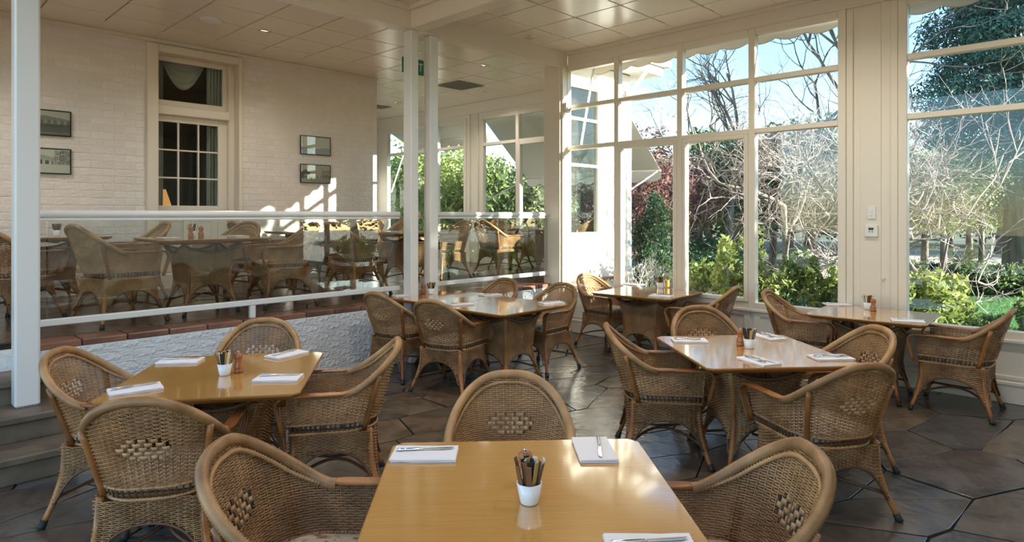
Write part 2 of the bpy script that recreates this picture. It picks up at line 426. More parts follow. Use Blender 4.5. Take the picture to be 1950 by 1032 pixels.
# stone steps on the left and the pier beside them
st = struct(empty('steps'))
for k, (yy, zz) in enumerate(((4.66, .165), (4.95, .33), (5.28, .49))):
    xx = -1.1
    for j in range(3):
        x2 = (.02, .5, .98)[j]
        MB().box(xx + .004, x2 - .004, yy, YK + .02 + .0 * k, zz - .05, zz, .01).build('tread', STEPM, st)
        MB().box(xx + .002, x2 - .002, yy + .03, YK + .02, zz - .17, zz - .05, .008).build('riser', STEPM, st)
        xx = x2
o = MB().box(-1.2, .95, YK + .02, YK + .14, .45, PZ - .03).build('wall_stair_head', KERBP); struct(o)

# ---- ceiling with panels
ceil = struct(MB().box(-.6, XW + .1, -1.9, YS - .05, CZ + .008, CZ + .12).box(-1.3, XE + .1, YS - .05, 12.8, CZ + .008, CZ + .12).build('ceiling', CEILJ))
tile = MB().box(-.2915, .2915, -.2915, .2915, 0, .02, .003).mesh('ceiling_panel'); tile.materials.append(CEILP)
for i in range(-2, 15):
    for j in range(-2, 22):
        x, y = .79 + .6 * i + .3, 2.03 + .6 * (j - 4) + .3
        if x + .3 > XE or y + .3 > 12.7: continue
        if y < YK - .3 and x > XW - .25: continue
        if y > YB - .28 and x < 5.9 + .28: continue
        vis = any(-120 < proj(x + a, y + b, CZ)[0] < 2070 and -160 < proj(x + a, y + b, CZ)[1] < 410 for a in (-.3, .3) for b in (-.3, .3))
        if not vis: continue
        o = link('ceiling_panel', tile, None, ceil); o.location = (x, y, CZ - .004)
# cover strips at the edges where whole panels do not fit
m = MB(); m.box(-1.2, 5.9, YB - .42, YB - .0, CZ, CZ + .02); m.box(6.19, XE, 11.9, 12.6, CZ, CZ + .02); m.box(6.49, XW, 1.4, YK, CZ + .0005, CZ + .02)
m.box(8.0, XE, YS, 12.6, CZ + .0005, CZ + .02); m.box(5.9, 6.3, YB - .1, 12.6, CZ + .0005, CZ + .02)
m.build('edge_strip', CEILP, ceil)

# ---- beams and posts
def trim(n, m, mt=CREAM): return struct(m.build('trim_%d' % n, mt))
trim(2, MB().box(-.6, 4.33, 5.46, 5.64, HB, CZ + .02, .008))                    # beam along the platform, left of the posts
trim(3, MB().box(4.10, 4.28, -1.9, 5.46, HB, CZ + .02, .008))                    # beam towards the camera
trim(4, MB().box(4.33, XW, 5.48, 5.64, HB - .0, CZ + .02, .008))                  # beam from post to window corner
trim(5, MB().box(4.122, 4.222, 5.475, 5.615, 0, HB, .008), POSTP)
trim(6, MB().box(4.40, 4.515, 5.50, 5.615, 0, HB, .008), POSTP)
trim(7, MB().box(.725, .862, 5.15, 5.28, .33, HB + .3, .012), POSTP)
trim(8, MB().box(6.58, XW, 5.47, YS, 0, HB + .05, .008), CREAM)
trim(9, MB().box(6.6, 6.64, 5.44, 5.47, 0, HB, .004), CREAM)
# picture-rail trim inside the lower ceiling bay
trim(10, MB().box(-.6, 4.10, 5.41, 5.46, CZ - .05, CZ, .006).box(4.05, 4.10, -1.9, 5.41, CZ - .05, CZ, .006))

# ---- windows
def window(name, axis, pos, a_list, z_list, depth=.09, mw=.075, panes=True, casements=(), inward=-1, skip_low=None, m=CREAM, low=None):
    """axis 'y': glazing in plane x=pos, members along y; axis 'x': plane y=pos. a_list: member centres; z_list: bar centres"""
    t = struct(empty(name))
    def bx(a0, a1, z0, z1, d0, d1, ch=.006):
        q = MB()
        if axis == 'y': q.box(pos + d0, pos + d1, a0, a1, z0, z1, ch)
        else: q.box(a0, a1, pos + d0, pos + d1, z0, z1, ch)
        return q
    A, Z = sorted(a_list), sorted(z_list); h = mw / 2; D = depth / 2
    for a in A: bx(a - h, a + h, Z[0] - h, Z[-1] + h, -D, D).build('mullion', m, t)
    for i in range(len(A) - 1):
        for k, z in enumerate(Z):
            hz = h * (.75 if 0 < k < len(Z) - 1 else 1)
            bx(A[i] + h, A[i + 1] - h, z - hz, z + hz, -D + .004, D - .004).build('glazing_bar', m, t)
        for k in range(len(Z) - 1):
            p0, p1, q0, q1 = A[i] + h, A[i + 1] - h, Z[k] + h * (.75 if k else 1), Z[k + 1] - h * (.75 if k + 1 < len(Z) - 1 else 1)
            if (i, k) in casements:
                f = .045
                c = MB()
                for (aa, ab, za, zb) in ((p0, p0 + f, q0, q1), (p1 - f, p1, q0, q1), (p0 + f, p1 - f, q0, q0 + f), (p0 + f, p1 - f, q1 - f, q1)):
                    e = bx(aa, ab, za, zb, -D - .012, D - .02); c.add(e.v, e.f)
                c.build('casement_frame', m, t); p0 += f; p1 -= f; q0 += f; q1 -= f
            bx(p0 - .004, p1 + .004, q0 - .004, q1 + .004, -.002, .002, 0).build('pane', GLASS, t)
    return t
ZS, ZT, ZR, ZH = .63, 2.48, 3.03, 3.53
window('window_1', 'y', XW + .02, [2.02, 2.92, 3.78, 4.67, 5.50], [ZS - .03, ZT, ZR, ZH + .02], casements=((1, 0), (2, 0)))
window('window_2', 'y', XW + .02, [-1.55, -.45, .53, 1.50], [ZS - .06, ZT, ZR, ZH + .02])
# window wall: lower panels, pier, header
we = MB()
we.box(XW, XW + .1, -1.9, YS, -.05, ZS - .06); we.box(XW, XW + .1, 1.535, 1.985, ZS - .06, ZH + .3); we.box(XW, XW + .1, -1.9, -1.585, ZS - .06, CZ + .1)
we.box(XW - .01, XW + .1, -1.9, 5.47, ZH + .05, CZ + .1, .01); we.box(XW, XW + .1, 5.53, YS, ZS - .1, CZ + .1)
we.box(XW - .03, XW, -1.9, 5.47, ZH + .055, ZH + .075, .004); we.box(XW - .03, XW, -1.9, 5.47, CZ - .05, CZ - .0, .008)
wall_e = struct(we.build('wall_east', CREAM))
for (a, b) in ((2.04, 2.9), (2.94, 3.76), (3.8, 4.65), (4.69, 5.45), (.55, 1.9), (-.43, .51)):      # dado framing
    q = MB(); fr = .07; z0, z1 = .2, ZS - .09
    q.box(XW - .014, XW, a, a + fr, z0, z1, .005); q.box(XW - .014, XW, b - fr, b, z0, z1, .005); q.box(XW - .014, XW, a + fr, b - fr, z1 - .05, z1, .005); q.box(XW - .014, XW, a + fr, b - fr, z0, z0 + .03, .005)
    q.build('dado_frame', CREAM, wall_e)
q = MB(); q.box(XW - .02, XW, 1.54, 1.6, ZS, ZH + .04, .005); q.box(XW - .02, XW, 1.92, 1.98, ZS, ZH + .04, .005); q.box(XW - .008, XW, 1.68, 1.86, 0.2, ZH + .04, .003); q.build('pier_moulding', CREAM, wall_e)
o = MB().box(XW - .035, XW + .02, 1.985, 5.46, ZS - .095, ZS - .06, .008).build('sill', CREAM, wall_e)
o = MB().box(XW - .035, XW + .02, -1.58, 1.535, ZS - .125, ZS - .09, .008).build('sill', CREAM, wall_e)
bb = MB().box(XW - .022, XW, -1.9, 5.47, 0, .15, .006); bb.box(XW - .03, XW, -1.9, 5.47, .15, .185, .008)
struct(bb.build('baseboard_east', CREAM))
# wing: south wall with its window, east wall with two banks of windows, far wall
ws = MB(); ws.box(XW + .1, XE + .1, YS - .05, YS + .05, -.1, 1.27); ws.box(XW + .1, XE + .1, YS - .05, YS + .05, 3.47, CZ + .15); ws.box(XW + .1, XW + .32, YS - .05, YS + .05, 1.27, 3.47)
ws.box(7.82, XE + .1, YS - .05, YS + .05, 1.27, 3.47)
wall_ws = struct(ws.build('wall_wing_south', WHITEP))
for a in (7.0, 7.25, 7.5, 7.75, 8.0, 8.25): MB().box(a, a + .006, YS - .058, YS - .05, -.05, 1.22).build('board_groove', WHITEP, wall_ws)
MB().box(XW + .3, 7.84, YS - .085, YS - .05, 1.235, 1.275, .006).build('sill', WHITEP, wall_ws)
MB().box(7.98, 8.06, YS - .075, YS - .05, -.05, 3.6, .006).build('corner_board', WHITEP, wall_ws); MB().box(8.5, 8.62, YS - .075, YS - .05, -.05, 3.6, .006).build('corner_board', WHITEP, wall_ws)
window('window_3', 'x', YS, [XW + .345, 7.8], [1.295, 2.3, 2.97, 3.45], mw=.06, m=WHITEP)
wv = MB(); wv.box(XE, XE + .1, YS + .05, 7.02, -.1, CZ + .1) if False else None
wv.box(XE, XE + .1, YS + .05, 12.7, -.1, 1.0); wv.box(XE, XE + .1, YS + .05, 12.7, 3.5, CZ + .12); wv.box(XE, XE + .1, 9.05, 9.5, 1.0, 3.5); wv.box(XE, XE + .1, 12.2, 12.7, 1.0, 3.5); wv.box(XE, XE + .1, YS + .05, 5.95, 1.0, 3.5)
wv.box(XE - .03, XE, YS, 12.6, 3.56, CZ, .008); wv.box(XE - .03, XE, 9.12, 9.2, PZ, 3.56, .006); wv.box(XE - .03, XE, 9.36, 9.44, PZ, 3.56, .006)
struct(wv.build('wall_wing_east', WHITEP))
window('window_4', 'y', XE + .03, [5.98, 7.05, 8.08, 9.03], [1.03, 2.94, 3.46], mw=.08, casements=((1, 0),), m=WHITEP)
window('window_5', 'y', XE + .03, [9.52, 10.42, 11.32, 12.2], [1.03, 2.94, 3.46], mw=.08, m=WHITEP)
struct(MB().box(5.9, XE + .1, 12.6, 12.7, .4, CZ + .1).build('wall_wing_north', WHITEP))
struct(MB().box(5.8, 5.9, YB + .25, 12.7, .4, CZ + .1).build('wall_wing_west', WHITEP))
# rest of the shell, behind and beside the camera
struct(MB().box(-.6, XW + .1, -2.0, -1.9, -.1, CZ + .1).build('wall_south', CREAM))
struct(MB().box(-1.3, -1.2, YK + .14, YB + .25, -.1, CZ + .1).build('wall_west', CREAM))

# ---- door with its transom light, and the dim room behind
YD = YB + .2
dr = struct(empty('door_1'))
fm = MB()
fm.box(DX0, DX0 + .13, YB - .05, YB + .2, PZ, DZ1, .01); fm.box(DX1 - .05, DX1, YB - .05, YB + .2, PZ, DZ1, .01); fm.box(DX0 + .13, DX1 - .05, YB - .05, YB + .2, DZ1 - .1, DZ1, .01)
fm.box(DX1 - .13, DX1 - .05, YB + .10, YB + .24, PZ, DZ1 - .1, .008); fm.box(DX0 + .13, DX1 - .13, YB + .06, YB + .24, 2.86, 2.98, .01)
fm.build('door_frame', CREAM, dr)
tr = MB(); a0, a1, z0, z1 = DX0 + .13, DX1 - .13, 2.98, 3.62
tr.box(a0, a0 + .06, YD - .04, YD, z0, z1, .006); tr.box(a1 - .06, a1, YD - .04, YD, z0, z1, .006); tr.box(a0 + .06, a1 - .06, YD - .04, YD, z0, z0 + .08, .006); tr.box(a0 + .06, a1 - .06, YD - .04, YD, z1 - .06, z1, .006)
tl = tr.build('transom_sash', CREAM, dr); MB().box(a0 + .05, a1 - .05, YD - .022, YD - .018, z0 + .07, z1 - .05).build('pane', GLASS, tl)
lf = MB(); z0, z1 = .84, 2.86
lf.box(a0, a0 + .05, YD - .04, YD + .005, z0, z1, .005); lf.box(a1 - .12, a1, YD - .04, YD + .005, z0, z1, .005); lf.box(a0 + .05, a1 - .12, YD - .04, YD + .005, z1 - .08, z1, .005)
lf.box(a0 + .05, a1 - .12, YD - .04, YD + .005, 1.56, 1.70, .005); lf.box(a0 + .05, a1 - .12, YD - .04, YD + .005, z0, z0 + .2, .005); lf.box(a0 + .05, a1 - .12, YD - .02, YD + .0, z0 + .2, 1.56, 0)
lf.box(a0 + .36, a0 + .44, YD - .04, YD + .005, z0 + .2, 1.56, .005)
leafo = lf.build('door_leaf', CREAM, dr)
g0, g1, gz0, gz1 = a0 + .05, a1 - .12, 1.70, 2.78
for i in (1, 2):
    MB().box(g0 + (g1 - g0) * i / 3 - .01, g0 + (g1 - g0) * i / 3 + .01, YD - .035, YD, gz0, gz1, .003).build('glazing_bar', CREAM, leafo)
    MB().box(g0, g1, YD - .033, YD - .002, gz0 + (gz1 - gz0) * i / 3 - .01, gz0 + (gz1 - gz0) * i / 3 + .01, .003).build('glazing_bar', CREAM, leafo)
for i in range(3):
    for k in range(3):
        MB().box(g0 + (g1 - g0) * i / 3 + .008, g0 + (g1 - g0) * (i + 1) / 3 - .008, YD - .02, YD - .016, gz0 + (gz1 - gz0) * k / 3 + .008, gz0 + (gz1 - gz0) * (k + 1) / 3 - .008).build('pane', GLASS, leafo)
for (px, pz) in ((g0 + .03, z0 + .25), (g0 + .42, z0 + .25)):
    q = MB(); ww = .27
    for (xa, xb, za, zb) in ((px, px + ww, pz, pz + .02), (px, px + ww, pz + .4, pz + .42), (px, px + .02, pz + .02, pz + .4), (px + ww - .02, px + ww, pz + .02, pz + .4)): q.box(xa, xb, YD - .03, YD - .018, za, zb, .004)
    q.build('panel_moulding', CREAM, leafo)
h = MB().box(a0 - .015, a0 + .045, YD - .052, YD - .04, 1.70, 1.80, .003); h.lathe([(.0, -.02), (.018, -.02), (.018, .0), (.0, .01)], 10, (a0 + .015, YD - .06, 1.775)); h.lathe([(.0, -.02), (.014, -.02), (.014, .0), (.0, .01)], 10, (a0 + .015, YD - .06, 1.735))
h.build('door_lock', BRASS, dr)
struct(MB().box(DX0 + .1, DX1 - .05, YB - .02, YB + .3, PZ - .02, .835, .01).build('trim_11', CREAM))
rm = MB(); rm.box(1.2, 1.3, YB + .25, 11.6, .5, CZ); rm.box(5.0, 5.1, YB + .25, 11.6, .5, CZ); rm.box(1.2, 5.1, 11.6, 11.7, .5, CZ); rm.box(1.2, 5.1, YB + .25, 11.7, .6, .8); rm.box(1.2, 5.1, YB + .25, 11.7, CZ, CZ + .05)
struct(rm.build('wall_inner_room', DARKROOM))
def curtain(name, label, x0, x1, y, z0, z1, n=14, taper=0):
    V = []; Q = []; c = 60
    for k in range(2):
        for j in range(9):
            f = j / 8
            for i in range(c + 1):
                e = i / c; xx = x0 + (x1 - x0) * e * (1 - taper * (1 - abs(2 * f - 1)))
                V.append((xx, y + .03 * math.sin(e * n * PI) + k * .008, z0 + (z1 - z0) * f))
    for k in range(2):
        for j in range(8):
            for i in range(c): a = k * 9 * (c + 1) + j * (c + 1) + i; Q.append((a, a + 1, a + c + 2, a + c + 1))
    o = link(name, np_mesh(name, V, Q), CURT, None, True); tag(o, label, 'curtain'); return o
curtain('curtain', 'pale curtain hanging inside the left edge of the door glazing', 2.62, 2.86, YD + .25, .82, 3.62)
curtain('curtain', 'pale gathered curtain inside the right edge of the door glazing', 3.42, 3.72, YD + .25, .82, 3.62)
V = []; Q = []
for j in range(13):
    for i in range(41):
        e = i / 40; f = j / 12; sagz = .34 * (1 - (2 * e - 1) ** 2) * f
        V.append((2.84 + .52 * e, YD + .22 - .04 * math.sin(f * 5 * PI), 3.66 - .06 * f - sagz))
for j in range(12):
    for i in range(40): a = j * 41 + i; Q.append((a, a + 1, a + 42, a + 41))
tag(link('curtain_swag', np_mesh('curtain_swag', V, Q), CURT, None, True), 'draped curtain swag behind the transom light above the door', 'curtain')
lp = thing('table_lamp', 'glowing pleated table lamp seen through the lowest door pane', 'lamp', (3.0, 9.9, .801))
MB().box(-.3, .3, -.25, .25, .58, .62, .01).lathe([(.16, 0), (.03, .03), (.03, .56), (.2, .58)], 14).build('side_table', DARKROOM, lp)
MB().lathe([(.09, .62), (.05, .66), (.07, .75), (.03, .82)], 14).build('lamp_base', BRASS, lp, True)
q = MB(); n = 48; q.add([(r * (1 + .03 * (k % 2)) * math.cos(2 * PI * k / n), r * (1 + .03 * (k % 2)) * math.sin(2 * PI * k / n), z) for (r, z) in ((.20, .84), (.11, 1.14)) for k in range(n)], [(k, (k + 1) % n, n + (k + 1) % n, n + k) for k in range(n)])
q.build('lamp_shade', LAMPSH, lp)

# ---- outside ground
gr = struct(MB().box(-60, 120, -60, 120, -.5, -.35).build('ground', SOIL))
struct(MB().box(-14, -2.6, -6, 12, -.4, -.1).build('added_bounce_slab', GRAVEL))  # pale slab added out of view to bounce daylight into the room
def poly_ground(name, pts, z, m): 
    q = MB(); q.prism(pts, z - .1, z); return struct(q.build(name, m))

# ================================================================== glass balustrade
YG = YK + .07
def balustrade(label, x0, x1, joints, stubs, left_end=True):
    t = thing('glass_balustrade', label, 'balustrade', (x0, YG, PZ)); L = x1 - x0
    MB().tube([(0, 0, .935), (L, 0, .935)], .03, 14).box(.0, L, -.022, .022, .885, .905, .004).build('top_rail', POSTP, t)
    MB().box(0, L, -.025, .025, .115, .165, .006).build('bottom_rail', POSTP, t)
    xs = [0] + [j - x0 for j in joints] + [L]
    for i in range(len(xs) - 1): MB().box(xs[i] + .006, xs[i + 1] - .006, -.004, .004, .165, .89).build('glass_panel', BGLASS, t)
    for s in stubs: MB().box(s - x0 - .025, s - x0 + .025, -.02, .02, 0, .115, .004).build('support', POSTP, t)
balustrade('long white-railed glass balustrade left of the central posts', .90, 4.12, [.99, 2.51], [2.51])
balustrade('short rail stub of glass between the two central posts', 4.225, 4.398, [], [])
balustrade('white-railed glass balustrade from the right central post to the window corner', 4.518, 6.58, [5.6], [5.6])
balustrade('glass balustrade sliver left of the large left post', -.2, .66, [.6], [.62])

# ================================================================== woven furniture
def weave(surf, svals, zvals, ok, amp=.0060, hh=.0036, th=.0022, phase=0):
    """ribbons running along s at every z, passing in and out of stakes at every second sample"""
    Sg, Zg = np.meshgrid(svals, zvals); e = 1e-3
    P = surf(Sg, Zg); Pu = surf(Sg + e, Zg) - surf(Sg - e, Zg); Pz = surf(Sg, Zg + e) - surf(Sg, Zg - e)
    N = np.cross(Pu, Pz); N /= np.linalg.norm(N, axis=2)[..., None] + 1e-12
    U = Pz / (np.linalg.norm(Pz, axis=2)[..., None] + 1e-12)
    R, C = Sg.shape
    k = np.arange(R)[:, None]; i = np.arange(C)[None, :]
    a = np.where(i % 2 == 0, np.where((i // 2 + k + phase) % 2 == 0, 1.25, -.1), -.95) * amp     # ribs over the stakes, every second row standing prouder
    base = P + N * a[..., None]
    V = np.stack([base + U * hh, base + N * th, base - U * hh, base - N * th], 2)
    good = ok(Sg, Zg); cell = good[:, :-1] & good[:, 1:]
    rr, cc = np.nonzero(cell); b0 = (rr * C + cc) * 4; b1 = b0 + 4
    F = [np.stack([b0 + q, b0 + (q + 1) % 4, b1 + (q + 1) % 4, b1 + q], 1) for q in range(4)]
    F = np.concatenate(F); V = V.reshape(-1, 3)
    used = np.unique(F); remap = np.zeros(len(V), int); remap[used] = np.arange(len(used))
    return V[used], remap[F]
def stakes(surf, ss_, lo, hi, r=.0026, seg=7, gap=None):
    m = MB()
    for s in ss_:
        a, b = lo(s), hi(s)
        if b - a < .02: continue
        zz = np.linspace(a, b, seg); P = surf(np.full(seg, s), zz); m.tube(P, r, 4, caps=False)
    return np.array(m.v), np.array(m.f)
def join(parts):
    V = []; F = []; k = 0
    for v, f in parts:
        if len(v) == 0: continue
        V.append(v); F.append(np.asarray(f) + k); k += len(v)
    return np.concatenate(V), np.concatenate(F)
def rope(P, r, pitch, n=8, closed=False, amp=.14):
    """a tube with fine wrapped ridges"""
    P = np.array(P, float); d = np.r_[0, np.cumsum(np.linalg.norm(np.diff(P, axis=0), axis=1))]
    k = max(8, int(d[-1] / pitch * 2)); t = np.linspace(0, d[-1], k)
    Q = np.stack([np.interp(t, d, P[:, j]) for j in range(3)], 1)
    rad = r * (1 + amp * np.where(np.arange(k) % 2 == 0, 1, -1))
    return Q, rad
def pads(surf, s0, z0, half, ph=.019, pw=.042, n=5):
    """diamond of broad flat canes, rows of alternate pads, holes between"""
    V = []; F = []
    for r in range(-(n // 2), n // 2 + 1):
        cnt = n - abs(r)
        for c in range(cnt):
            x = (c - (cnt - 1) / 2) * pw; k = len(V)
            for e in np.linspace(-.5, .5, 5):
                s = s0 + (x + e * pw * .70) / half; zc = z0 + r * ph
                p = surf(np.array([s, s, s + 1e-3]), np.array([zc - ph * .46, zc + ph * .46, zc])); nrm = np.cross(p[2] - (p[0] + p[1]) / 2, p[1] - p[0]); nrm /= np.linalg.norm(nrm) + 1e-12
                off = nrm * (.006 * math.cos(e * PI * .95) - .002)
                V += [p[0] + off, p[1] + off, p[1] + off - nrm * .002, p[0] + off - nrm * .002]
            for q in range(4):
                for j in range(4): a = k + q * 4; F.append((a + j, a + 4 + j, a + 4 + (j + 1) % 4, a + (j + 1) % 4))
    return np.array(V), np.array(F)
def diamond_mask(S, Z, s0, z0, half, ph=.019, pw=.042, n=5):
    r = np.rint((Z - z0) / ph); cnt = n - np.abs(r)
    return (np.abs(r) <= n // 2) & (np.abs(S - s0) * half < cnt * pw / 2)
FLARE = 1.0
def upper(s, z):                                    # arm-and-back shell, U shaped in plan, flaring upwards
    k = (z - .42) / .44
    w_ = .225 + .088 * k; b = -.215 - .125 * k; r = .165 + .045 * k; fr = .235 + .02 * k
    L1 = w_ - r; L2 = PI * r / 2; L3 = fr - (b + r); d = np.abs(s) * (L1 + L2 + L3)
    an = np.clip((d - L1) / r, 0, PI / 2)
    x = np.where(d < L1, d, L1 + r * np.sin(an)); y = np.where(d < L1, b, b + r - r * np.cos(an)) + np.maximum(d - L1 - L2, 0)
    # the back bows out a little
    y = y - .02 * np.clip(1 - (x / np.maximum(w_, .01)) ** 2, 0, 1)
    return np.stack([np.sign(s) * x, y, z], -1)
HALF = .68
def zrim(s): return .605 + .23 * (1 - ss(np.clip((np.abs(s) - .02) / .56, 0, 1) ** 1.15))
def ring(h_of_z, n=7.0, yoff=.01):
    def f(s, z):
        th = 2 * PI * s; c, sn = np.cos(th), np.sin(th); sc = h_of_z(z) / (np.abs(c) ** n + np.abs(sn) ** n) ** (1 / n)
        return np.stack([sc * c, sc * sn + yoff, z], -1)
    return f
def side_t(s):                                      # -1..1 along each side of a ring, 0 in the middle of the side
    th = (2 * PI * s) % (PI / 2); th = np.where(th > PI / 4, th - PI / 2, th); return np.tan(th)
def arch(s, lo=.112, rise=.175, wd=.84): return lo + rise * np.sqrt(np.clip(1 - (np.abs(side_t(s)) / wd) ** 2.3, 0, 1))

def make_chair():
    t = empty('wicker_armchair')
    # back and arms
    ns = 50; sv = np.linspace(-1, 1, 2 * ns + 1); zv = np.arange(.449, .86, .0086)
    ok = lambda s, z: (z < zrim(s) - .004) & ~diamond_mask(s, z, 0, .622, HALF)
    parts = [weave(upper, sv, zv, ok), stakes(upper, sv[::2], lambda s: .437, lambda s: float(zrim(s)))]
    link('woven_back', np_mesh('woven_back', *join(parts)), WICK, t, True)
    link('diamond_pattern', np_mesh('diamond_pattern', *pads(upper, 0, .622, HALF)), PADW, t, True)
    # wrapped rim and inner braid
    s1 = np.linspace(-.58, .58, 90); P = upper(s1, zrim(s1)); Q, rad = rope(P, .0195, .0095, amp=.09)
    m = MB(); m.tube(Q, rad, 9); m.build('wrapped_rim', WICK, t, True)
    s2 = np.linspace(-.54, .54, 70); k2 = 1 - ss((np.abs(s2) - .34) / .20); P = upper(s2, zrim(s2) - .006 - .028 * k2); P = P * np.array((.965, .97, 1)); Q, rad = rope(P, .008, .012, amp=.3)
    m = MB(); m.tube(Q, rad, 6); m.build('inner_braid', WICK, t, True)
    # four-cane arms bending down at the front
    for sg in (-1, 1):
        m = MB()
        for q in range(4):
            off = (q - 1.5) * .0125
            s3 = np.linspace(.50, 1.0, 14); P = upper(s3, zrim(s3) + .008); P[:, 0] = P[:, 0] + off * np.clip((s3 - .52) / .1, 0, 1) + .004
            e = P[-1]; bend = [(e[0], e[1] + .055 * math.sin(a), e[2] - .055 * (1 - math.cos(a))) for a in np.linspace(.2, PI / 2, 7)]
            bend += [(e[0] - .03 * f - off * .3 * f, e[1] + .055 - .035 * f, e[2] - .055 - .165 * f) for f in (.25, .5, .75, 1)]
            P = np.concatenate([P, bend]); P[:, 0] *= sg; m.tube(P, .0078, 7)
        m.build('cane_arm', CANE, t, True)
        # outer upright
        zz = np.linspace(.385, .80, 9); P = upper(np.full(9, sg * .345), zz); P[:, :2] *= 1.05; P[-1, 2] = min(P[-1, 2], float(zrim(.345)))
        zt = float(zrim(np.array(.345))); P = P[P[:, 2] < zt]
        MB().tube(P, .0142, 8).build('back_upright', CANE, t, True)
    # open band
    m = MB()
    for s in np.linspace(-1, 1, 47):
        P = upper(np.array([s, s, s + .011, s + .011]), np.array([.385, .448, .448, .385])); o_ = P.mean(0) * np.array((.012, .012, 0)); V = np.concatenate([P, P * np.array((.975, .975, 1))]); m.add(V, [(0, 1, 2, 3), (7, 6, 5, 4), (0, 3, 7, 4), (1, 5, 6, 2), (0, 4, 5, 1), (3, 2, 6, 7)])
    m.build('open_band', DARKW, t)
    m = MB(); s4 = np.linspace(-1, 1, 60)
    for (z, r) in ((.444, .0065), (.392, .0075)):
        Q, rad = rope(upper(s4, np.full(60, z)), r, .012, amp=.25); m.tube(Q, rad, 6)
    m.build('band_braid', WICK, t, True)
    # skirt below
    hz = lambda z: np.interp(z, [.0, .11, .2, .3, .40], [.30, .268, .241, .229, .233])
    rg = ring(hz); n2 = 68; sv = np.linspace(0, 1, 2 * n2 + 1); zv = np.arange(.112, .390, .0086)
    ok = lambda s, z: z > arch(s) + .004
    parts = [weave(rg, sv, zv, ok), stakes(rg, sv[:-1:2], lambda s: float(arch(np.array(s))), lambda s: .39)]
    link('woven_skirt', np_mesh('woven_skirt', *join(parts)), WICK, t, True)
    m = MB(); s5 = np.linspace(0, 1, 161)[:-1]; m.tube(rg(s5, arch(s5)), .0065, 6, closed=True); m.build('arch_trim', DARKC, t, True)
    for sx in (-1, 1):
        for sy in (-1, 1):
            P = [(sx * .198, sy * .198 + .01, .40), (sx * .206, sy * .204 + .01, .25), (sx * .234, sy * .229 + .01, .13), (sx * .259, sy * .252 + .01, .06), (sx * .277, sy * .268 + .01, .012)]
            lg = MB().tube(P, [.016, .018, .0165, .0145, .0135], 9).build('leg', CANE, t, True)
            MB().tube([(sx * .268, sy * .260 + .01, .038), (sx * .276, sy * .267 + .01, .012), (sx * .281, sy * .272 + .01, 0)], [.0185, .0195, .021], 9).build('rubber_foot', RUBB, lg, True)
    for sx in (-1, 1):
        P = [(sx * (.232 - .21 * math.cos(e * PI / 2) ** 1.0 * 1.0), .228 * e + .01, .132 + .045 * (1 - e * e)) for e in np.linspace(-1, 1, 17)]
        MB().tube(P, .009, 7).build('stretcher', DARKC, t, True)
    # seat and cushion
    th = np.linspace(0, 2 * PI, 41)[:-1]
    def sq(h, z, y=.015): return [(h / (abs(math.cos(a)) ** 5 + abs(math.sin(a)) ** 5) ** .2 * math.cos(a), h / (abs(math.cos(a)) ** 5 + abs(math.sin(a)) ** 5) ** .2 * math.sin(a) + y, z) for a in th]
    def stack(levels):
        V = []; F = []
        for h, z in levels: V += sq(h, z)
        n = 40
        for i in range(len(levels) - 1):
            for k in range(n): F.append((i * n + k, i * n + (k + 1) % n, (i + 1) * n + (k + 1) % n, (i + 1) * n + k))
        F.append(tuple(range(n))[::-1]); F.append(tuple((len(levels) - 1) * n + k for k in range(n))); q = MB(); q.add(V, F); return q
    stack([(.205, .385), (.21, .39), (.21, .40), (.205, .405)]).build('seat', WICK, t)
    cu = stack([(.195, .406), (.21, .415), (.214, .435), (.208, .452), (.18, .465), (.10, .470), (.02, .471)]).build('cushion', CUSH, t, True)
    m = MB(); m.tube(sq(.215, .436), .005, 6, closed=True); m.build('piping', CUSH, cu, True)
    return t
def poly_chamfer(hx, hy, c): return [(hx - c, -hy), (hx, -hy + c), (hx, hy - c), (hx - c, hy), (-hx + c, hy), (-hx, hy - c), (-hx, -hy + c), (-hx + c, -hy)]
TZ = .71
def top_mesh(hx, hy):
    q = MB(); n = 8; lv = [(hx - .03, hy - .03, TZ - .034), (hx - .004, hy - .004, TZ - .016), (hx, hy, TZ - .010), (hx, hy, TZ - .004), (hx - .004, hy - .004, TZ)]
    V = []
    for a, b, z in lv: V += [(x, y, z) for x, y in poly_chamfer(a, b, .035)]
    F = [(i * n + k, i * n + (k + 1) % n, (i + 1) * n + (k + 1) % n, (i + 1) * n + k) for i in range(4) for k in range(n)]
    F.append(tuple(range(n))[::-1]); F.append(tuple(4 * n + k for k in range(n))); q.add(V, F)
    me = q.mesh('tabletop'); me.materials.append(WOOD); me.materials.append(WEDGE)
    for p in me.polygons:
        if abs(p.normal.z) < .9 or p.normal.z < 0: p.material_index = 1
    return me
TOPS = {}
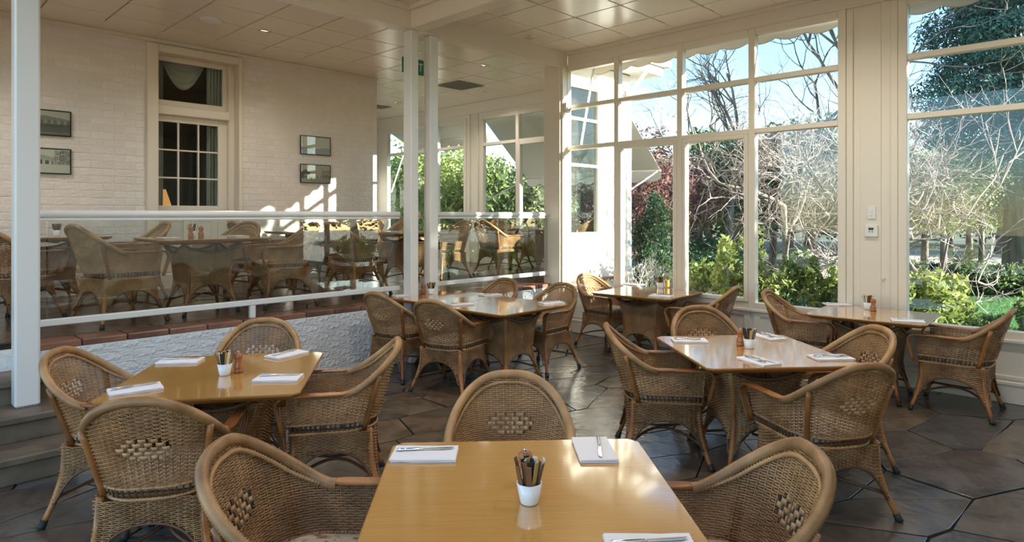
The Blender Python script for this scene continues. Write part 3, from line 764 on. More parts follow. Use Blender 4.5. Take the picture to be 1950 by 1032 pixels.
def make_table():
    t = empty('dining_table')
    me = TOPS.setdefault((.445, .48), top_mesh(.445, .48)); link('tabletop', me, None, t)
    hz = lambda z: np.interp(z, [0, .12, .2, .3, .42, .52, .60, .66], [.285, .245, .218, .205, .215, .235, .262, .285]); rg = ring(hz, 6.0, 0)
    ztop = lambda s: .655 - .075 * (1 - np.clip(np.abs(side_t(s)), 0, 1) ** 2)
    n2 = 68; sv = np.linspace(0, 1, 2 * n2 + 1); zv = np.arange(.122, .66, .0088); half = .86
    dm = lambda s, z: sum([diamond_mask(s, z, c, .43, half * 2, .0175, .036, 3) for c in (0, .25, .5, .75, 1.0)]) > 0
    ok = lambda s, z: (z > arch(s, .12, .15) + .004) & (z < ztop(s) - .004) & ~dm(s, z)
    parts = [weave(rg, sv, zv, ok), stakes(rg, sv[:-1:2], lambda s: float(arch(np.array(s), .12, .15)), lambda s: float(ztop(np.array(s))))]
    link('woven_base', np_mesh('woven_base', *join(parts)), WICK, t, True)
    for c in (0, .25, .5, .75): link('diamond_pattern', np_mesh('diamond_pattern', *pads(rg, c, .43, half * 2, .0175, .036, 3)), PADW, t, True)
    s5 = np.linspace(0, 1, 201); Q, rad = rope(rg(s5, ztop(s5)), .0125, .02, amp=.3); m = MB(); m.tube(Q, rad, 7); m.build('swagged_braid', DARKC, t, True)
    s5 = s5[:-1]; m = MB(); m.tube(rg(s5, arch(s5, .12, .15)), .007, 6, closed=True); m.build('arch_trim', DARKC, t, True)
    for sx in (-1, 1):
        for sy in (-1, 1):
            P = [(sx * .235, sy * .235, .678), (sx * .20, sy * .20, .5), (sx * .182, sy * .182, .3), (sx * .21, sy * .21, .13), (sx * .245, sy * .245, .012)]
            lg = MB().tube(P, [.016, .016, .017, .016, .014], 9).build('leg', CANE, t, True)
            MB().tube([(sx * .236, sy * .236, .036), (sx * .248, sy * .248, 0)], [.018, .02], 9).build('rubber_foot', RUBB, lg, True)
    m = MB()
    for a in range(4):
        an = a * PI / 2 + PI / 4; m.tube([(.02 * math.cos(an), .02 * math.sin(an), .17), (.16 * math.cos(an), .16 * math.sin(an), .155), (.29 * math.cos(an), .29 * math.sin(an), .12)], .009, 7)
    m.build('stretcher', DARKC, t, True)
    MB().box(-.38, .38, -.03, .03, .65, TZ - .035, .004).box(-.03, .03, -.38, .38, .652, TZ - .035, .004).build('underframe', DARKC, t)
    return t
chair0 = make_chair(); table0 = make_table()
R = math.radians
_used = {'c': False, 't': False}
def put_chair(x, y, deg, label, z=0, group='wicker armchairs at the dining tables'):
    o = copy_tree(chair0) if _used['c'] else chair0; _used['c'] = True
    o.location = (x, y, z); o.rotation_euler = (0, 0, R(deg - 90)); tag(o, label, 'chair', group); return o
def put_table(x, y, deg, label, z=0, hx=.445, hy=.48, group='dining tables on wicker pedestals'):
    o = copy_tree(table0) if _used['t'] else table0; _used['t'] = True
    o.location = (x, y, z); o.rotation_euler = (0, 0, R(deg)); tag(o, label, 'table', group)
    if (hx, hy) != (.445, .48):
        for c in o.children:
            if c.name.startswith('tabletop'): c.data = TOPS.setdefault((hx, hy), top_mesh(hx, hy))
    return o
# lower floor tables
put_table(1.45, 1.345, -43, 'honey-coloured square table nearest the camera, at the bottom of the picture', 0, .47, .485)
put_table(1.42, 3.57, -36.5, 'honey-coloured square table laid with four napkins, below the painted platform wall on the left')
put_table(4.37, 4.33, 2, 'near one of the two wooden tables pushed together below the central posts', 0, .475, .425)
put_table(4.40, 5.18, 2, 'far one of the two wooden tables pushed together, against the platform wall', 0, .475, .415)
put_table(6.23, 3.90, 4, 'square wooden table in the sunny window corner beside the tall mullioned windows', 0, .45, .475)
put_table(4.03, 1.765, -41, 'square table reflecting blue sky, ringed by four chairs on the right')
put_table(6.24, 1.62, 3, 'oblong wooden table against the pier with the light switch', 0, .40, .455)
# lower floor chairs
put_chair(1.89, 1.84, 224, 'wicker armchair with arched back, on the far side of the nearest table')
put_chair(1.06, 1.85, -47, 'large wicker armchair cut by the bottom edge, left of the nearest table')
put_chair(1.86, .97, 135, 'large wicker armchair cut by the bottom edge, right of the nearest table')
put_chair(1.04, 3.97, -42, 'wicker armchair by the stone steps, left of the four-napkin table')
put_chair(1.82, 4.12, 233, 'wicker armchair in front of the blue-white platform wall, behind the four-napkin table')
put_chair(1.95, 3.30, 146, 'wicker armchair seen in profile, right of the four-napkin table')
put_chair(.99, 3.13, 55, 'wicker armchair seen from behind, in front of the four-napkin table')
put_chair(3.80, 4.43, 16, 'wicker armchair seen from behind at the near joined table, left side')
put_chair(3.78, 5.17, 8, 'wicker armchair at the far joined table, left side by the platform wall')
put_chair(4.97, 4.36, 182, 'wicker armchair at the right end side of the near joined table')
put_chair(4.92, 5.16, 184, 'wicker armchair behind the joined tables, only its arched back showing')
put_chair(6.37, 4.56, -96, 'sunlit wicker armchair in the window corner beside the white wall')
put_chair(6.24, 3.24, 98, 'wicker armchair at the sunny corner table, its back to the right')
put_chair(4.50, 2.24, 227, 'wicker armchair behind the sky-reflecting table, only its upper back showing')
put_chair(3.73, 2.24, -52, 'wicker armchair left of the sky-reflecting table, seen from behind and the side')
put_chair(4.42, 1.40, 141, 'wicker armchair right of the sky-reflecting table, its pale diamond facing the camera')
put_chair(3.66, 1.22, 57, 'wicker armchair with its back to the camera, in front of the sky-reflecting table')
put_chair(6.24, 2.20, -84, 'wicker armchair left of the table by the light-switch pier')
put_chair(6.26, 1.00, 90, 'wicker armchair in profile at the far right by the large window')
# raised platform
G2 = 'wicker armchairs on the raised platform'; G3 = 'tables on the raised platform'
put_table(2.35, 6.44, 0, 'wooden table behind the glass in front of the panelled door', PZ, group=G3)
put_chair(1.60, 6.30, 12, 'wicker armchair behind the glass, facing right beside the large left post', PZ, G2)
put_chair(3.10, 6.32, 176, 'wicker armchair behind the glass, facing left, middle of the long balustrade', PZ, G2)
put_chair(2.98, 7.42, 205, 'wicker armchair in front of the door, its back against the light', PZ, G2)
put_table(1.40, 8.0, 0, 'wooden table against the brick wall below the left pair of photographs', PZ, group=G3)
put_chair(2.18, 8.02, 182, 'orange-lit wicker armchair beside the door frame', PZ, G2)
put_chair(.95, 6.95, 40, 'wicker armchair half hidden at the left edge of the picture', PZ, G2)
put_table(4.35, 7.98, 0, 'wooden table against the brick wall below the right pair of photographs', PZ, group=G3)
put_chair(3.62, 7.98, 0, 'wicker armchair facing right at the table below the right pair of photographs', PZ, G2)
put_chair(5.10, 8.05, 180, 'wicker armchair by the brick wall corner, facing left', PZ, G2)
put_chair(4.52, 7.27, 92, 'sunlit wicker armchair with its back to the glass, below the right pair of photographs', PZ, G2)
put_table(5.02, 6.72, 0, 'wooden table behind the two central posts', PZ, group=G3)
put_chair(4.08, 6.46, 6, 'wicker armchair behind the glass just left of the central posts, facing right', PZ, G2)
put_chair(5.92, 7.05, 176, 'brightly sunlit wicker armchair behind the glass just right of the central posts', PZ, G2)
put_table(7.85, 7.0, 0, 'wooden table in the far glazed wing', PZ, group=G3)
put_chair(7.02, 7.1, 0, 'wicker armchair facing right in the far glazed wing', PZ, G2)
put_chair(7.98, 7.76, 268, 'wicker armchair facing the camera beside the far wing windows', PZ, G2)
put_chair(7.80, 6.2, 90, 'wicker armchair seen through the outer wing window, its back to the glass', PZ, G2)
put_chair(7.4, 10.3, 200, 'distant wicker armchair at the end of the wing', PZ, G2)

# ================================================================== table settings
def make_napkin():
    m = MB(); hx, hy = .115, .068
    for k, (z0, z1, dx, dy) in enumerate(((.0, .0042, .002, .0), (.0042, .0084, -.002, .0015), (.0084, .0126, .001, -.001))):
        n = 8; prof = [(-hy + dy, z0), (hy - .004 + dy, z0), (hy + dy, (z0 + z1) / 2), (hy - .004 + dy, z1 - .0008), (-hy + dy + .003, z1 - .0008)]
        V = []
        for x in np.linspace(-hx + dx, hx + dx, 7):
            for (y, z) in prof: V.append((x, y + .001 * math.sin(x * 60 + k), z + .0008 * math.sin(x * 35 + y * 30 + k)))
        c = len(prof); F = [(i * c + j, i * c + (j + 1) % c, (i + 1) * c + (j + 1) % c, (i + 1) * c + j) for i in range(6) for j in range(c)]
        F += [tuple(range(c))[::-1], tuple(6 * c + j for j in range(c))]; m.add([(x, y, max(z, 0)) for x, y, z in V], F)
    return m.build('folded_napkin', CLOTH)
def make_knife():
    t = empty('table_knife')
    MB().tube([(-.105, 0, .004), (-.10, 0, .004), (-.03, 0, .004), (-.012, 0, .004), (-.006, 0, .004)], [.003, .0055, .0048, .0035, .0042], 8).build('handle', STEEL, t, True)
    pr = [(-.006, -.003), (.06, -.009), (.09, -.008), (.105, .001), (.1, .004), (-.006, .004)]
    MB().prism([(x, y) for x, y in pr], .0032, .0048).build('blade', STEEL, t); return t
def make_fork():
    t = empty('table_fork')
    MB().tube([(-.10, 0, .004), (-.04, 0, .006), (.02, 0, .006)], [.0055, .003, .003], 8).build('handle', STEEL, t, True)
    m = MB().box(.02, .045, -.011, .011, .004, .0065, .001)
    for y in (-.0095, -.0035, .0035, .0095): m.tube([(.043, y, .0055), (.075, y, .008), (.09, y, .006)], .0014, 5)
    m.build('tines', STEEL, t); return t
P_ = {'n': [make_napkin(), False], 'k': [make_knife(), False], 'f': [make_fork(), False]}
def use(k):
    if not P_[k][1]: P_[k][1] = True; return P_[k][0]
    return copy_tree(P_[k][0])
def setting(where, u0, v0, u1, v1, z=TZ, cut='k', flip=1):
    a, b = pix_z(u0, v0, z), pix_z(u1, v1, z); x, y = (a[0] + b[0]) / 2, (a[1] + b[1]) / 2; an = math.atan2(b[1] - a[1], b[0] - a[0])
    place_setting(where, x, y, an, z, cut, flip)
def place_setting(where, x, y, an, z=TZ, cut='k', flip=1):
    o = use('n'); o.location = (x, y, z + .0005); o.rotation_euler = (0, 0, an); tag(o, 'folded white napkin ' + where, 'napkin', 'folded napkins')
    c = use(cut[0]); c.location = (x - .02 * math.sin(an), y + .02 * math.cos(an), z + .0135); c.rotation_euler = (0, 0, an + .12 * flip); tag(c, 'steel table knife on the napkin ' + where if cut[0] == 'k' else 'steel fork on the napkin ' + where, 'knife' if cut[0] == 'k' else 'fork', 'cutlery')
    if len(cut) > 1:
        c = use('f'); c.location = (x + .02 * math.sin(an), y - .02 * math.cos(an), z + .0135); c.rotation_euler = (0, 0, an - .1); tag(c, 'steel fork on the napkin ' + where, 'fork', 'cutlery')
setting('at the left of the nearest table', 750, 867, 868, 867)
setting('at the far right corner of the nearest table', 1121, 836, 1143, 884, flip=-1)
setting('cut by the picture bottom on the nearest table', 1150, 1048, 1330, 1048)
setting('at the back left of the four-napkin table', 302, 690, 385, 688)
setting('at the near left of the four-napkin table', 222, 748, 292, 738)
setting('at the back right of the four-napkin table', 526, 681, 566, 672)
setting('at the near right of the four-napkin table', 486, 722, 575, 721)
setting('on the far joined table near the jars', 748, 565, 790, 562)
setting('on the left edge of the near joined table', 856, 582, 900, 579)
setting('on the right edge of the far joined table', 915, 564, 953, 561)
setting('at the right corner of the near joined table', 1028, 579, 1072, 576)
setting('at the window edge of the sunny corner table', 1192, 541, 1221, 544)
setting('on the near edge of the sunny corner table', 1238, 563, 1280, 566)
setting('at the left of the sky-reflecting table', 1277, 649, 1348, 650, cut='kf')
setting('on the near edge of the sky-reflecting table', 1420, 682, 1470, 697, cut='kf')
setting('at the back of the sky-reflecting table', 1448, 638, 1482, 648, cut='kf')
setting('at the right of the sky-reflecting table', 1545, 683, 1618, 682, cut='kf')
setting('on the window end of the table by the pier', 1570, 580, 1618, 581)
setting('on the near end of the table by the pier', 1697, 610, 1760, 614)
place_setting('before the door, left side, behind glass', 2.02, 6.35, PI / 2, PZ + TZ)
place_setting('before the door, right side, behind glass', 2.68, 6.40, PI / 2, PZ + TZ)
place_setting('behind the glass on the table behind the central posts', 4.68, 6.6, PI / 2, PZ + TZ)

def make_cup(tall=1.0, m=PORC):
    r0, r1, h = .027, .039, .062 * tall
    return MB().lathe([(r0 * .9, .002), (r0, 0), (r0 * 1.04, .004), (r1, h), (r1 - .003, h + .001), (r1 - .005, h - .002), (r0 - .002, .008), (.001, .007)], 24).build('sachet_cup', m, None, True)
cup0 = [make_cup(), False]
sme = []
for i, mt in enumerate(SACH):
    q = MB().box(-.0085, .0085, -.0012, .0012, 0, .112, .0008); me = q.mesh('sugar_sachet'); me.materials.append(mt); sme.append(me)
def cup(x, y, where, z=TZ, n=18, seed=0):
    o = cup0[0] if not cup0[1] else cup0[0].copy()
    if cup0[1]: COL.objects.link(o)
    cup0[1] = True
    o.location = (x, y, z + .0005); tag(o, 'small white porcelain cup of sachets ' + where, 'cup', 'white sachet cups')
    r = random.Random(seed)
    names = ['black', 'brown', 'gold', 'cream']
    for k in range(n):
        kind = r.choice([0, 0, 0, 1, 1, 2, 3]); s = link('sugar_sachet', sme[kind])
        a = 2 * PI * k / n + r.uniform(-.2, .2); rr = (.004, .013, .019)[k % 3]
        s.location = (x + rr * math.cos(a), y + rr * math.sin(a), z + .012 + r.uniform(0, .01))
        s.rotation_euler = (r.uniform(.02, .08) + rr * 11, 0, a + PI / 2 + r.uniform(-.25, .25))
        tag(s, 'slim %s sachet in the cup ' % names[kind] + where, 'sachet', names[kind] + ' sachets in the cup ' + where)
def make_mill():
    t = empty('pepper_mill')
    MB().lathe([(.022, 0), (.026, .003), (.0265, .014), (.0235, .018), (.0235, .022), (.026, .026), (.025, .036), (.0195, .05), (.0175, .062), (.021, .072), (.0215, .076)], 22).build('body', MILL, t, True)
    MB().lathe([(.019, .077), (.0225, .081), (.0235, .09), (.021, .100), (.013, .107), (.011, .109)], 22).build('cap', MILL, t, True)
    MB().lathe([(.0045, .108), (.0065, .112), (.0045, .117), (.001, .118)], 12).build('knob', STEEL, t, True); return t
mill0 = [make_mill(), False]
def mill(x, y, where, z=TZ):
    o = mill0[0] if not mill0[1] else copy_tree(mill0[0]); mill0[1] = True
    o.location = (x, y, z + .0005); tag(o, 'turned wooden pepper mill ' + where, 'pepper mill', 'wooden pepper mills')
def cm(cu, cv, mu, mv, where, z=TZ, seed=0):
    cup(*pix_z(cu, cv, z), where, z, seed=seed); mill(*pix_z(mu, mv, z), where, z)
cm(1008, 957, 1000, 922, 'on the nearest table', seed=1)
cm(428, 714, 454, 709, 'on the four-napkin table', seed=2)
cm(821, 560, 806, 560, 'on the far joined table', seed=3)
cm(1427, 663, 1410, 658, 'on the sky-reflecting table', seed=5)
cm(1653, 589, 1663, 592, 'against the pier below the light switch', seed=6)
x, y = pix_z(1257, 548, TZ); cup(x, y, 'on the sunny corner table', seed=7)
x, y = pix_z(1270, 546, TZ)
MB().lathe([(.028, 0), (.031, .004), (.031, .075), (.029, .08), (.026, .078), (.026, .006), (.001, .006)], 20).build('sugar_jar', AMBER, None, True)
o = bpy.data.objects['sugar_jar']; o.location = (x, y, TZ + .0005); tag(o, 'amber glass sugar jar on the sunny corner table', 'jar')
x, y = pix_z(792, 561, TZ); j = thing('salt_shaker', 'small glass salt shaker on the far joined table', 'shaker', (x, y, TZ + .0005))
MB().lathe([(.018, 0), (.02, .004), (.016, .05), (.015, .055)], 14).build('body', PORC, j, True); MB().lathe([(.016, .055), (.016, .068), (.008, .073)], 14).build('lid', STEEL, j, True)
cup(2.30, 6.55, 'behind the glass before the door', PZ + TZ, seed=8); mill(2.24, 6.42, 'left one of the pair behind the glass', PZ + TZ); mill(2.33, 6.41, 'right one of the pair behind the glass', PZ + TZ)
cup(1.46, 7.9, 'behind the glass near the left pair of photographs', PZ + TZ, seed=9)
cup(4.30, 8.15, 'below the right pair of photographs', PZ + TZ, seed=10); mill(4.42, 8.12, 'below the right pair of photographs', PZ + TZ)
cup(7.9, 7.1, 'on the far wing table', PZ + TZ, seed=11)

# ================================================================== wall and ceiling fittings
def picture(label, x0, x1, z0, z1, fn):
    t = thing('framed_photograph', label, 'picture', ((x0 + x1) / 2, YB - .02, z0)); W = x1 - x0; H = z1 - z0
    q = MB(); f = .012
    for (a, b, c, d) in ((-W / 2, -W / 2 + f, 0, H), (W / 2 - f, W / 2, 0, H), (-W / 2 + f, W / 2 - f, 0, f), (-W / 2 + f, W / 2 - f, H - f, H)): q.box(a, b, -.022, .0, c, d, .003)
    q.box(-W / 2, W / 2, -.012, 0, .0, H); q.build('frame', BLACKP, t)
    nx, nz = 72, 44; V = []; F = []
    for k in range(nz + 1):
        for i in range(nx + 1): V.append((-W / 2 + f + (W - 2 * f) * i / nx, -.0135, f + (H - 2 * f) * k / nz))
    for k in range(nz):
        for i in range(nx): a = k * (nx + 1) + i; F.append((a, a + 1, a + nx + 2, a + nx + 1))
    me = np_mesh('print', V, F); ca = me.color_attributes.new('print', 'FLOAT_COLOR', 'CORNER'); r = random.Random(len(label)); cols = []
    for k in range(nz):
        for i in range(nx): c = fn((i + .5) / nx, (k + .5) / nz, r); cols += [(*c, 1)] * 4
    ca.data.foreach_set('color', np.array(cols, np.float32).ravel()); me.materials.append(PRINT); link('print', me, None, t)
    MB().box(-W / 2 + f, W / 2 - f, -.017, -.0155, f, H - f).build('glazing', GLASS, t)
PRINT = mat('photo_print', (.5, .5, .5), .5); n, l, b = nodes(PRINT); at = n.new('ShaderNodeAttribute'); at.attribute_name = 'print'; l.new(at.outputs['Color'], b.inputs['Base Color'])
def sep(v, r, k=.05): v = max(.02, v * 1.25 + .04 + r.uniform(-k, k)); return (v * 1.0, v * .86, v * .68)
def p_house1(x, z, r):
    if z < .45: return sep(.10 + .08 * (z < .12), r, .04)
    if z < .62: return sep(.16 if (int(x * 14) % 2) else .3, r, .03)
    if z < .80 - .25 * abs(x - .45): return sep(.24, r, .03)
    return sep(.52, r, .02)
def p_house2(x, z, r):
    if z < .36: return sep(.60, r, .05)
    if x < .62 and z < .62 - .2 * x: return sep(.55 if int(x * 22) % 3 == 0 else .12, r, .03)
    if x < .66 and z < .90 - .38 * x: return sep(.42, r, .02)
    if x > .66 and z < .95 and r.random() < .75 - abs(x - .85): return sep(.14, r, .08)
    return sep(.66, r, .02)
def p_sea(x, z, r):
    if z < .36 + .04 * math.sin(x * 9): return tuple(c * k for c, k in zip(sep(.42, r, .05), (.9, 1.0, 1.25)))
    return sep(.62, r, .02)
def p_park(x, z, r):
    if z < .22: return sep(.3, r, .1)
    if x < .3 and z < .78 - abs(x - .15) * 1.5: return sep(.07, r, .04)
    if abs(x - .85) < .14 and z < .72 and r.random() < .55: return sep(.12, r, .05)
    if z < .42: return sep(.22 if int(x * 30) % 3 else .5, r, .06)
    v = .55 + .1 * z; return (v, v * .78, v * .6)
picture('upper left framed sepia photograph of a low verandah house', 1.29, 1.745, 2.47, 2.76, p_house1)
picture('lower left framed sepia photograph of a pillared house and trees', 1.29, 1.745, 2.04, 2.33, p_house2)
picture('upper right framed photograph of pale water and sky', 4.56, 5.05, 2.47, 2.75, p_sea)
picture('lower right framed photograph of trees against a pink sky', 4.56, 5.05, 2.05, 2.33, p_park)
# downlights
def downlight(u, v, label, lit=True, watt=42, xy=None):
    x, y = xy or pix_z(u, v, CZ); t = thing('recessed_downlight', label, 'downlight', (x, y, CZ - .004), group='recessed ceiling downlights')
    MB().lathe([(.045, .01), (.05, -.004), (.07, -.006), (.075, 0), (.075, .006)], 24, cap=False).build('trim_ring', CHROME, t, True)
    MB().lathe([(.001, .004), (.045, .004)], 24, cap=False).build('lens', LED, t)
    if lit:
        ld = bpy.data.lights.new('downlight_bulb', 'SPOT'); ld.energy = watt; ld.color = (1, .88, .74); ld.spot_size = R(150); ld.spot_blend = .8; ld.shadow_soft_size = .08
        lo = bpy.data.objects.new('downlight_bulb', ld); COL.objects.link(lo); lo.parent = t; lo.location = (0, 0, -.02)
downlight(505, 58, 'recessed downlight in the ceiling above the door')
downlight(1008, 70, 'recessed downlight in the ceiling before the tall windows', lit=False)
downlight(922, 124, 'recessed downlight beyond the central posts, nearest of the wing ones', lit=False)
downlight(924, 173, 'recessed downlight next to the ceiling grille in the wing', watt=34)
downlight(756, 195, 'recessed downlight left of the central posts, far in the wing', watt=45)
for (x_, y_, w_, wh) in ((1.0, 1.0, 30, 'straight above the nearest table'), (3.0, .6, 36, 'above the floor right of the nearest table'), (1.0, 3.2, 20, 'above the four-napkin table'), (3.0, 2.6, 50, 'above the middle of the lower floor'), (5.4, .4, 50, 'above the far right armchair'), (5.4, 2.2, 60, 'above the sky-reflecting table'), (2.6, 4.6, 55, 'above the platform wall'), (.3, 7.3, 75, 'at the left end of the platform ceiling')):  # unseen downlights added as fill to brighten the room
    downlight(0, 0, 'unseen fill downlight added ' + wh, xy=(x_, y_), watt=w_)
x, y = pix_z(402, 37, CZ); q = MB().lathe([(.001, -.016), (.08, -.016), (.11, -.012), (.115, 0)], 28); o = q.build('ceiling_speaker', PLASTIC, None, True); o.location = (x, y, CZ - .004); tag(o, 'round white ceiling speaker above the brick wall', 'speaker')
def grille(u, v, w_, label):
    x, y = pix_z(u, v, CZ); t = thing('ceiling_grille', label, 'grille', (x, y, CZ - .004))
    q = MB(); f = .03
    for (a, b, c, d) in ((-w_, w_, -w_, -w_ + f), (-w_, w_, w_ - f, w_), (-w_, -w_ + f, -w_ + f, w_ - f), (w_ - f, w_, -w_ + f, w_ - f)): q.box(a, b, c, d, -.012, .0, .003)
    q.build('frame', GRILLE, t); MB().box(-w_ + f, w_ - f, -w_ + f, w_ - f, -.002, .0).build('backing', BLACKP, t)
    k = -w_ + f + .015
    while k < w_ - f: MB().box(-w_ + f, w_ - f, k - .007, k + .007, -.011, -.003).build('slat', GRILLE, t); k += .025
grille(876, 162, .29, 'square dark return-air grille in the ceiling of the wing')
grille(723, 203, .17, 'small ceiling grille just past the brick wall corner')
# exit sign
ex = thing('exit_sign', 'green EXIT sign hanging between the two central posts', 'sign', (5.15, 6.8, 3.44))
MB().box(-.168, .168, -.02, .02, 0, .2, .004).build('sign_box', GREENS, ex); MB().tube([(-.1, 0, .2), (-.1, 0, .34)], .006, 6).tube([(.1, 0, .2), (.1, 0, .34)], .006, 6).build('hanger', PLASTIC, ex)
q = MB()
def bar(x0, z0, x1, z1, th=.016):
    d = np.array((x1 - x0, z1 - z0)); d = d / np.linalg.norm(d); n_ = np.array((-d[1], d[0])) * th / 2
    P = [(x0 + n_[0], -.0215, z0 + n_[1]), (x0 - n_[0], -.0215, z0 - n_[1]), (x1 - n_[0], -.0215, z1 - n_[1]), (x1 + n_[0], -.0215, z1 + n_[1])]; q.add(P + [(x, -.019, z) for x, y, z in P], [(0, 1, 2, 3), (0, 4, 5, 1), (1, 5, 6, 2), (2, 6, 7, 3), (3, 7, 4, 0)])
for (a, b, c, d) in ((-.135, .05, -.135, .15), (-.135, .058, -.085, .058), (-.135, .1, -.095, .1), (-.135, .142, -.085, .142), (-.06, .05, -.005, .15), (-.005, .05, -.06, .15), (.035, .05, .035, .15), (.11, .05, .11, .15), (.072, .142, .148, .142)): bar(a, b, c, d)
q.build('lettering', PLASTIC, ex)
# switch, thermostat, sensor
sw = thing('light_switch', 'white two-button light switch plate on the window pier', 'switch', (XW - .008, 1.76, 1.54))
MB().box(-.01, 0, -.037, .037, 0, .12, .004).build('plate', PLASTIC, sw)
for z in (.042, .075): MB().lathe([(.001, -.004), (.009, -.004), (.011, .0)], 12).build('button', PLASTIC, sw)
for c, z in zip([c for c in sw.children if c.name.startswith('button')], (.042, .075)): c.rotation_euler = (0, PI / 2, 0); c.location = (-.0105, 0, z)
th = thing('thermostat', 'white thermostat with dark display below the light switch', 'thermostat', (XW - .008, 1.76, 1.37))
MB().box(-.024, 0, -.058, .058, 0, .115, .006).build('body', PLASTIC, th); MB().box(-.026, -.022, -.022, .022, .065, .088, .001).build('display', BLACKP, th)
for y in (-.012, .012): MB().box(-.027, -.022, y - .005, y + .005, .045, .054, .001).build('button', BLACKP, th)
ps = thing('motion_sensor', 'white motion sensor high on the corner window post', 'sensor', (6.66, 5.44, 2.94))
MB().box(-.04, .04, -.055, .03, 0, .15, .012).build('body', PLASTIC, ps); MB().lathe([(.03, .02), (.034, .05), (.03, .08)], 14, (0, -.05, 0)).build('lens', PLASTIC, ps, True)
hk = tag(MB().lathe([(.001, -.012), (.014, -.012), (.016, -.004), (.012, 0)], 14).build('wall_hook', CREAM, None, True), 'small round painted peg low on the window pier', 'hook'); hk.location = (XW - .009, 1.66, .98); hk.rotation_euler = (0, -PI / 2 + PI, 0)

# ================================================================== awnings and eaves outside
def scallop(y0, y1, n, z0, drop, th=.004, x=0):
    m = MB(); k = max(2, int((y1 - y0) / .02)); V = []
    for i in range(k + 1):
        y = y0 + (y1 - y0) * i / k; ph = ((y - y0) / (y1 - y0) * n) % 1.0; d = drop * (.62 + .38 * math.sin(PI * ph) ** .8)
        V += [(x, y, z0), (x, y, z0 - d), (x + th, y, z0 - d), (x + th, y, z0)]
    F = [(i * 4 + j, i * 4 + (j + 1) % 4, (i + 1) * 4 + (j + 1) % 4, (i + 1) * 4 + j) for i in range(k) for j in range(4)]
    return m.add(V, F)
def awning(label, xw, y0, y1, zt, out, fall, drop, n, arms=True, armz=1.0):
    t = thing('window_awning', label, 'awning', (xw, y0, zt)); L = y1 - y0
    q = MB(); k = 16; V = []
    for i in range(k + 1):
        e = i / k; V += [(0, L * e, 0), (out, L * e, -fall), (out, L * e, -fall + .006), (0, L * e, .006)]
    q.add(V, [(i * 4 + j, i * 4 + (j + 1) % 4, (i + 1) * 4 + (j + 1) % 4, (i + 1) * 4 + j) for i in range(k) for j in range(4)] + [(3, 2, 1, 0), (k * 4, k * 4 + 1, k * 4 + 2, k * 4 + 3)]); q.build('canvas', AWN, t)
    MB().tube([(out, 0, -fall - .005), (out, L, -fall - .005)], .02, 10).build('front_bar', AWN, t, True)
    scallop(0, L, n, -fall - .02, drop, x=out + .012).build('scalloped_valance', AWN, t)
    m = MB(); kk = max(2, int(L / .03)); m.tube([(out + .014, L * i / kk, -fall - .02 - drop * (.62 + .38 * math.sin(PI * ((i / kk * n) % 1.0)) ** .8)) for i in range(kk + 1)], .004, 5); m.build('valance_binding', AWNT, t)
    if arms:
        for y in (.05, L - .05): MB().tube([(.06, y, -armz), (out - .01, y, -fall - .01)], .016, 8).build('support_arm', PLASTIC, t, True)
awning('rolled cream awning with scalloped edge above the tall mullioned windows', XW + .1, 1.9, 5.42, 3.74, .36, .08, .11, 11, True, 1.2)
awning('cream awning edge above the large right-hand window', XW + .1, -1.6, 1.6, 3.74, .36, .08, .11, 10, True, 1.2)
awning('long sloping cream awning over the near wing windows', XE + .1, 5.9, 9.1, 3.46, 1.25, 1.1, .18, 9, True, 1.6)
awning('cream awning rolled above the far wing windows', XE + .1, 9.5, 12.3, 3.5, .5, .25, .18, 9, True, 1.4)
ev = thing('wing_eave', 'white boxed eave and gutter at the outer corner of the wing', 'eave', (XE, YS, 3.8))
MB().box(-1.65, .45, -.40, 7, .0, .12, .01).build('soffit', WHITEP, ev); MB().box(-1.65, .47, -.43, -.40, -.02, .2, .006).box(.45, .48, -.43, 7, -.02, .2, .006).build('fascia', WHITEP, ev)
MB().box(-1.65, .58, -.53, -.43, .12, .22, .015).box(.48, .58, -.43, 7, .12, .22, .015).build('gutter', WHITEP, ev)
MB().box(-.02, .05, -.42, -.05, -.34, -.27, .006).tube([(.015, -.4, -.02), (.015, -.06, -.36)], .03, 6).build('bracket', WHITEP, ev)

# ================================================================== garden
def leaf_quads(P, size, rng, aspect=.5, up=0., var=.4, droop=0.):
    n = len(P); d = rng.normal(size=(n, 3)); d[:, 2] += up; d /= np.linalg.norm(d, axis=1)[:, None]; d[:, 2] -= droop
    d /= np.linalg.norm(d, axis=1)[:, None]
    s = np.cross(d, rng.normal(size=(n, 3))); s /= np.linalg.norm(s, axis=1)[:, None] + 1e-9; nn = np.cross(d, s)
    L = (size * (1 + var * rng.uniform(-1, 1, n)))[:, None]; W = L * aspect * .5
    V = np.stack([P - d * L * .5, P + s * W + nn * W * .3, P + d * L * .5, P - s * W + nn * W * .3], 1).reshape(-1, 3)
    return V, np.arange(4 * n).reshape(-1, 4)
def lumps(n, c, rad, k, rng, lump=.42, shell=.5):
    """n points spread over k rounded clumps filling an ellipsoid"""
    c = np.array(c); rad = np.array(rad); C = rng.normal(size=(k, 3)); C /= np.linalg.norm(C, axis=1)[:, None]; C *= rng.uniform(.25, .8, k)[:, None] ** .6
    idx = rng.integers(0, k, n); d = rng.normal(size=(n, 3)); d /= np.linalg.norm(d, axis=1)[:, None]; r = lump * rng.uniform(shell, 1, n) * rng.uniform(.7, 1.2, k)[idx]
    return c + (C[idx] + d * r[:, None]) * rad, c + C * rad
GZ = -.35
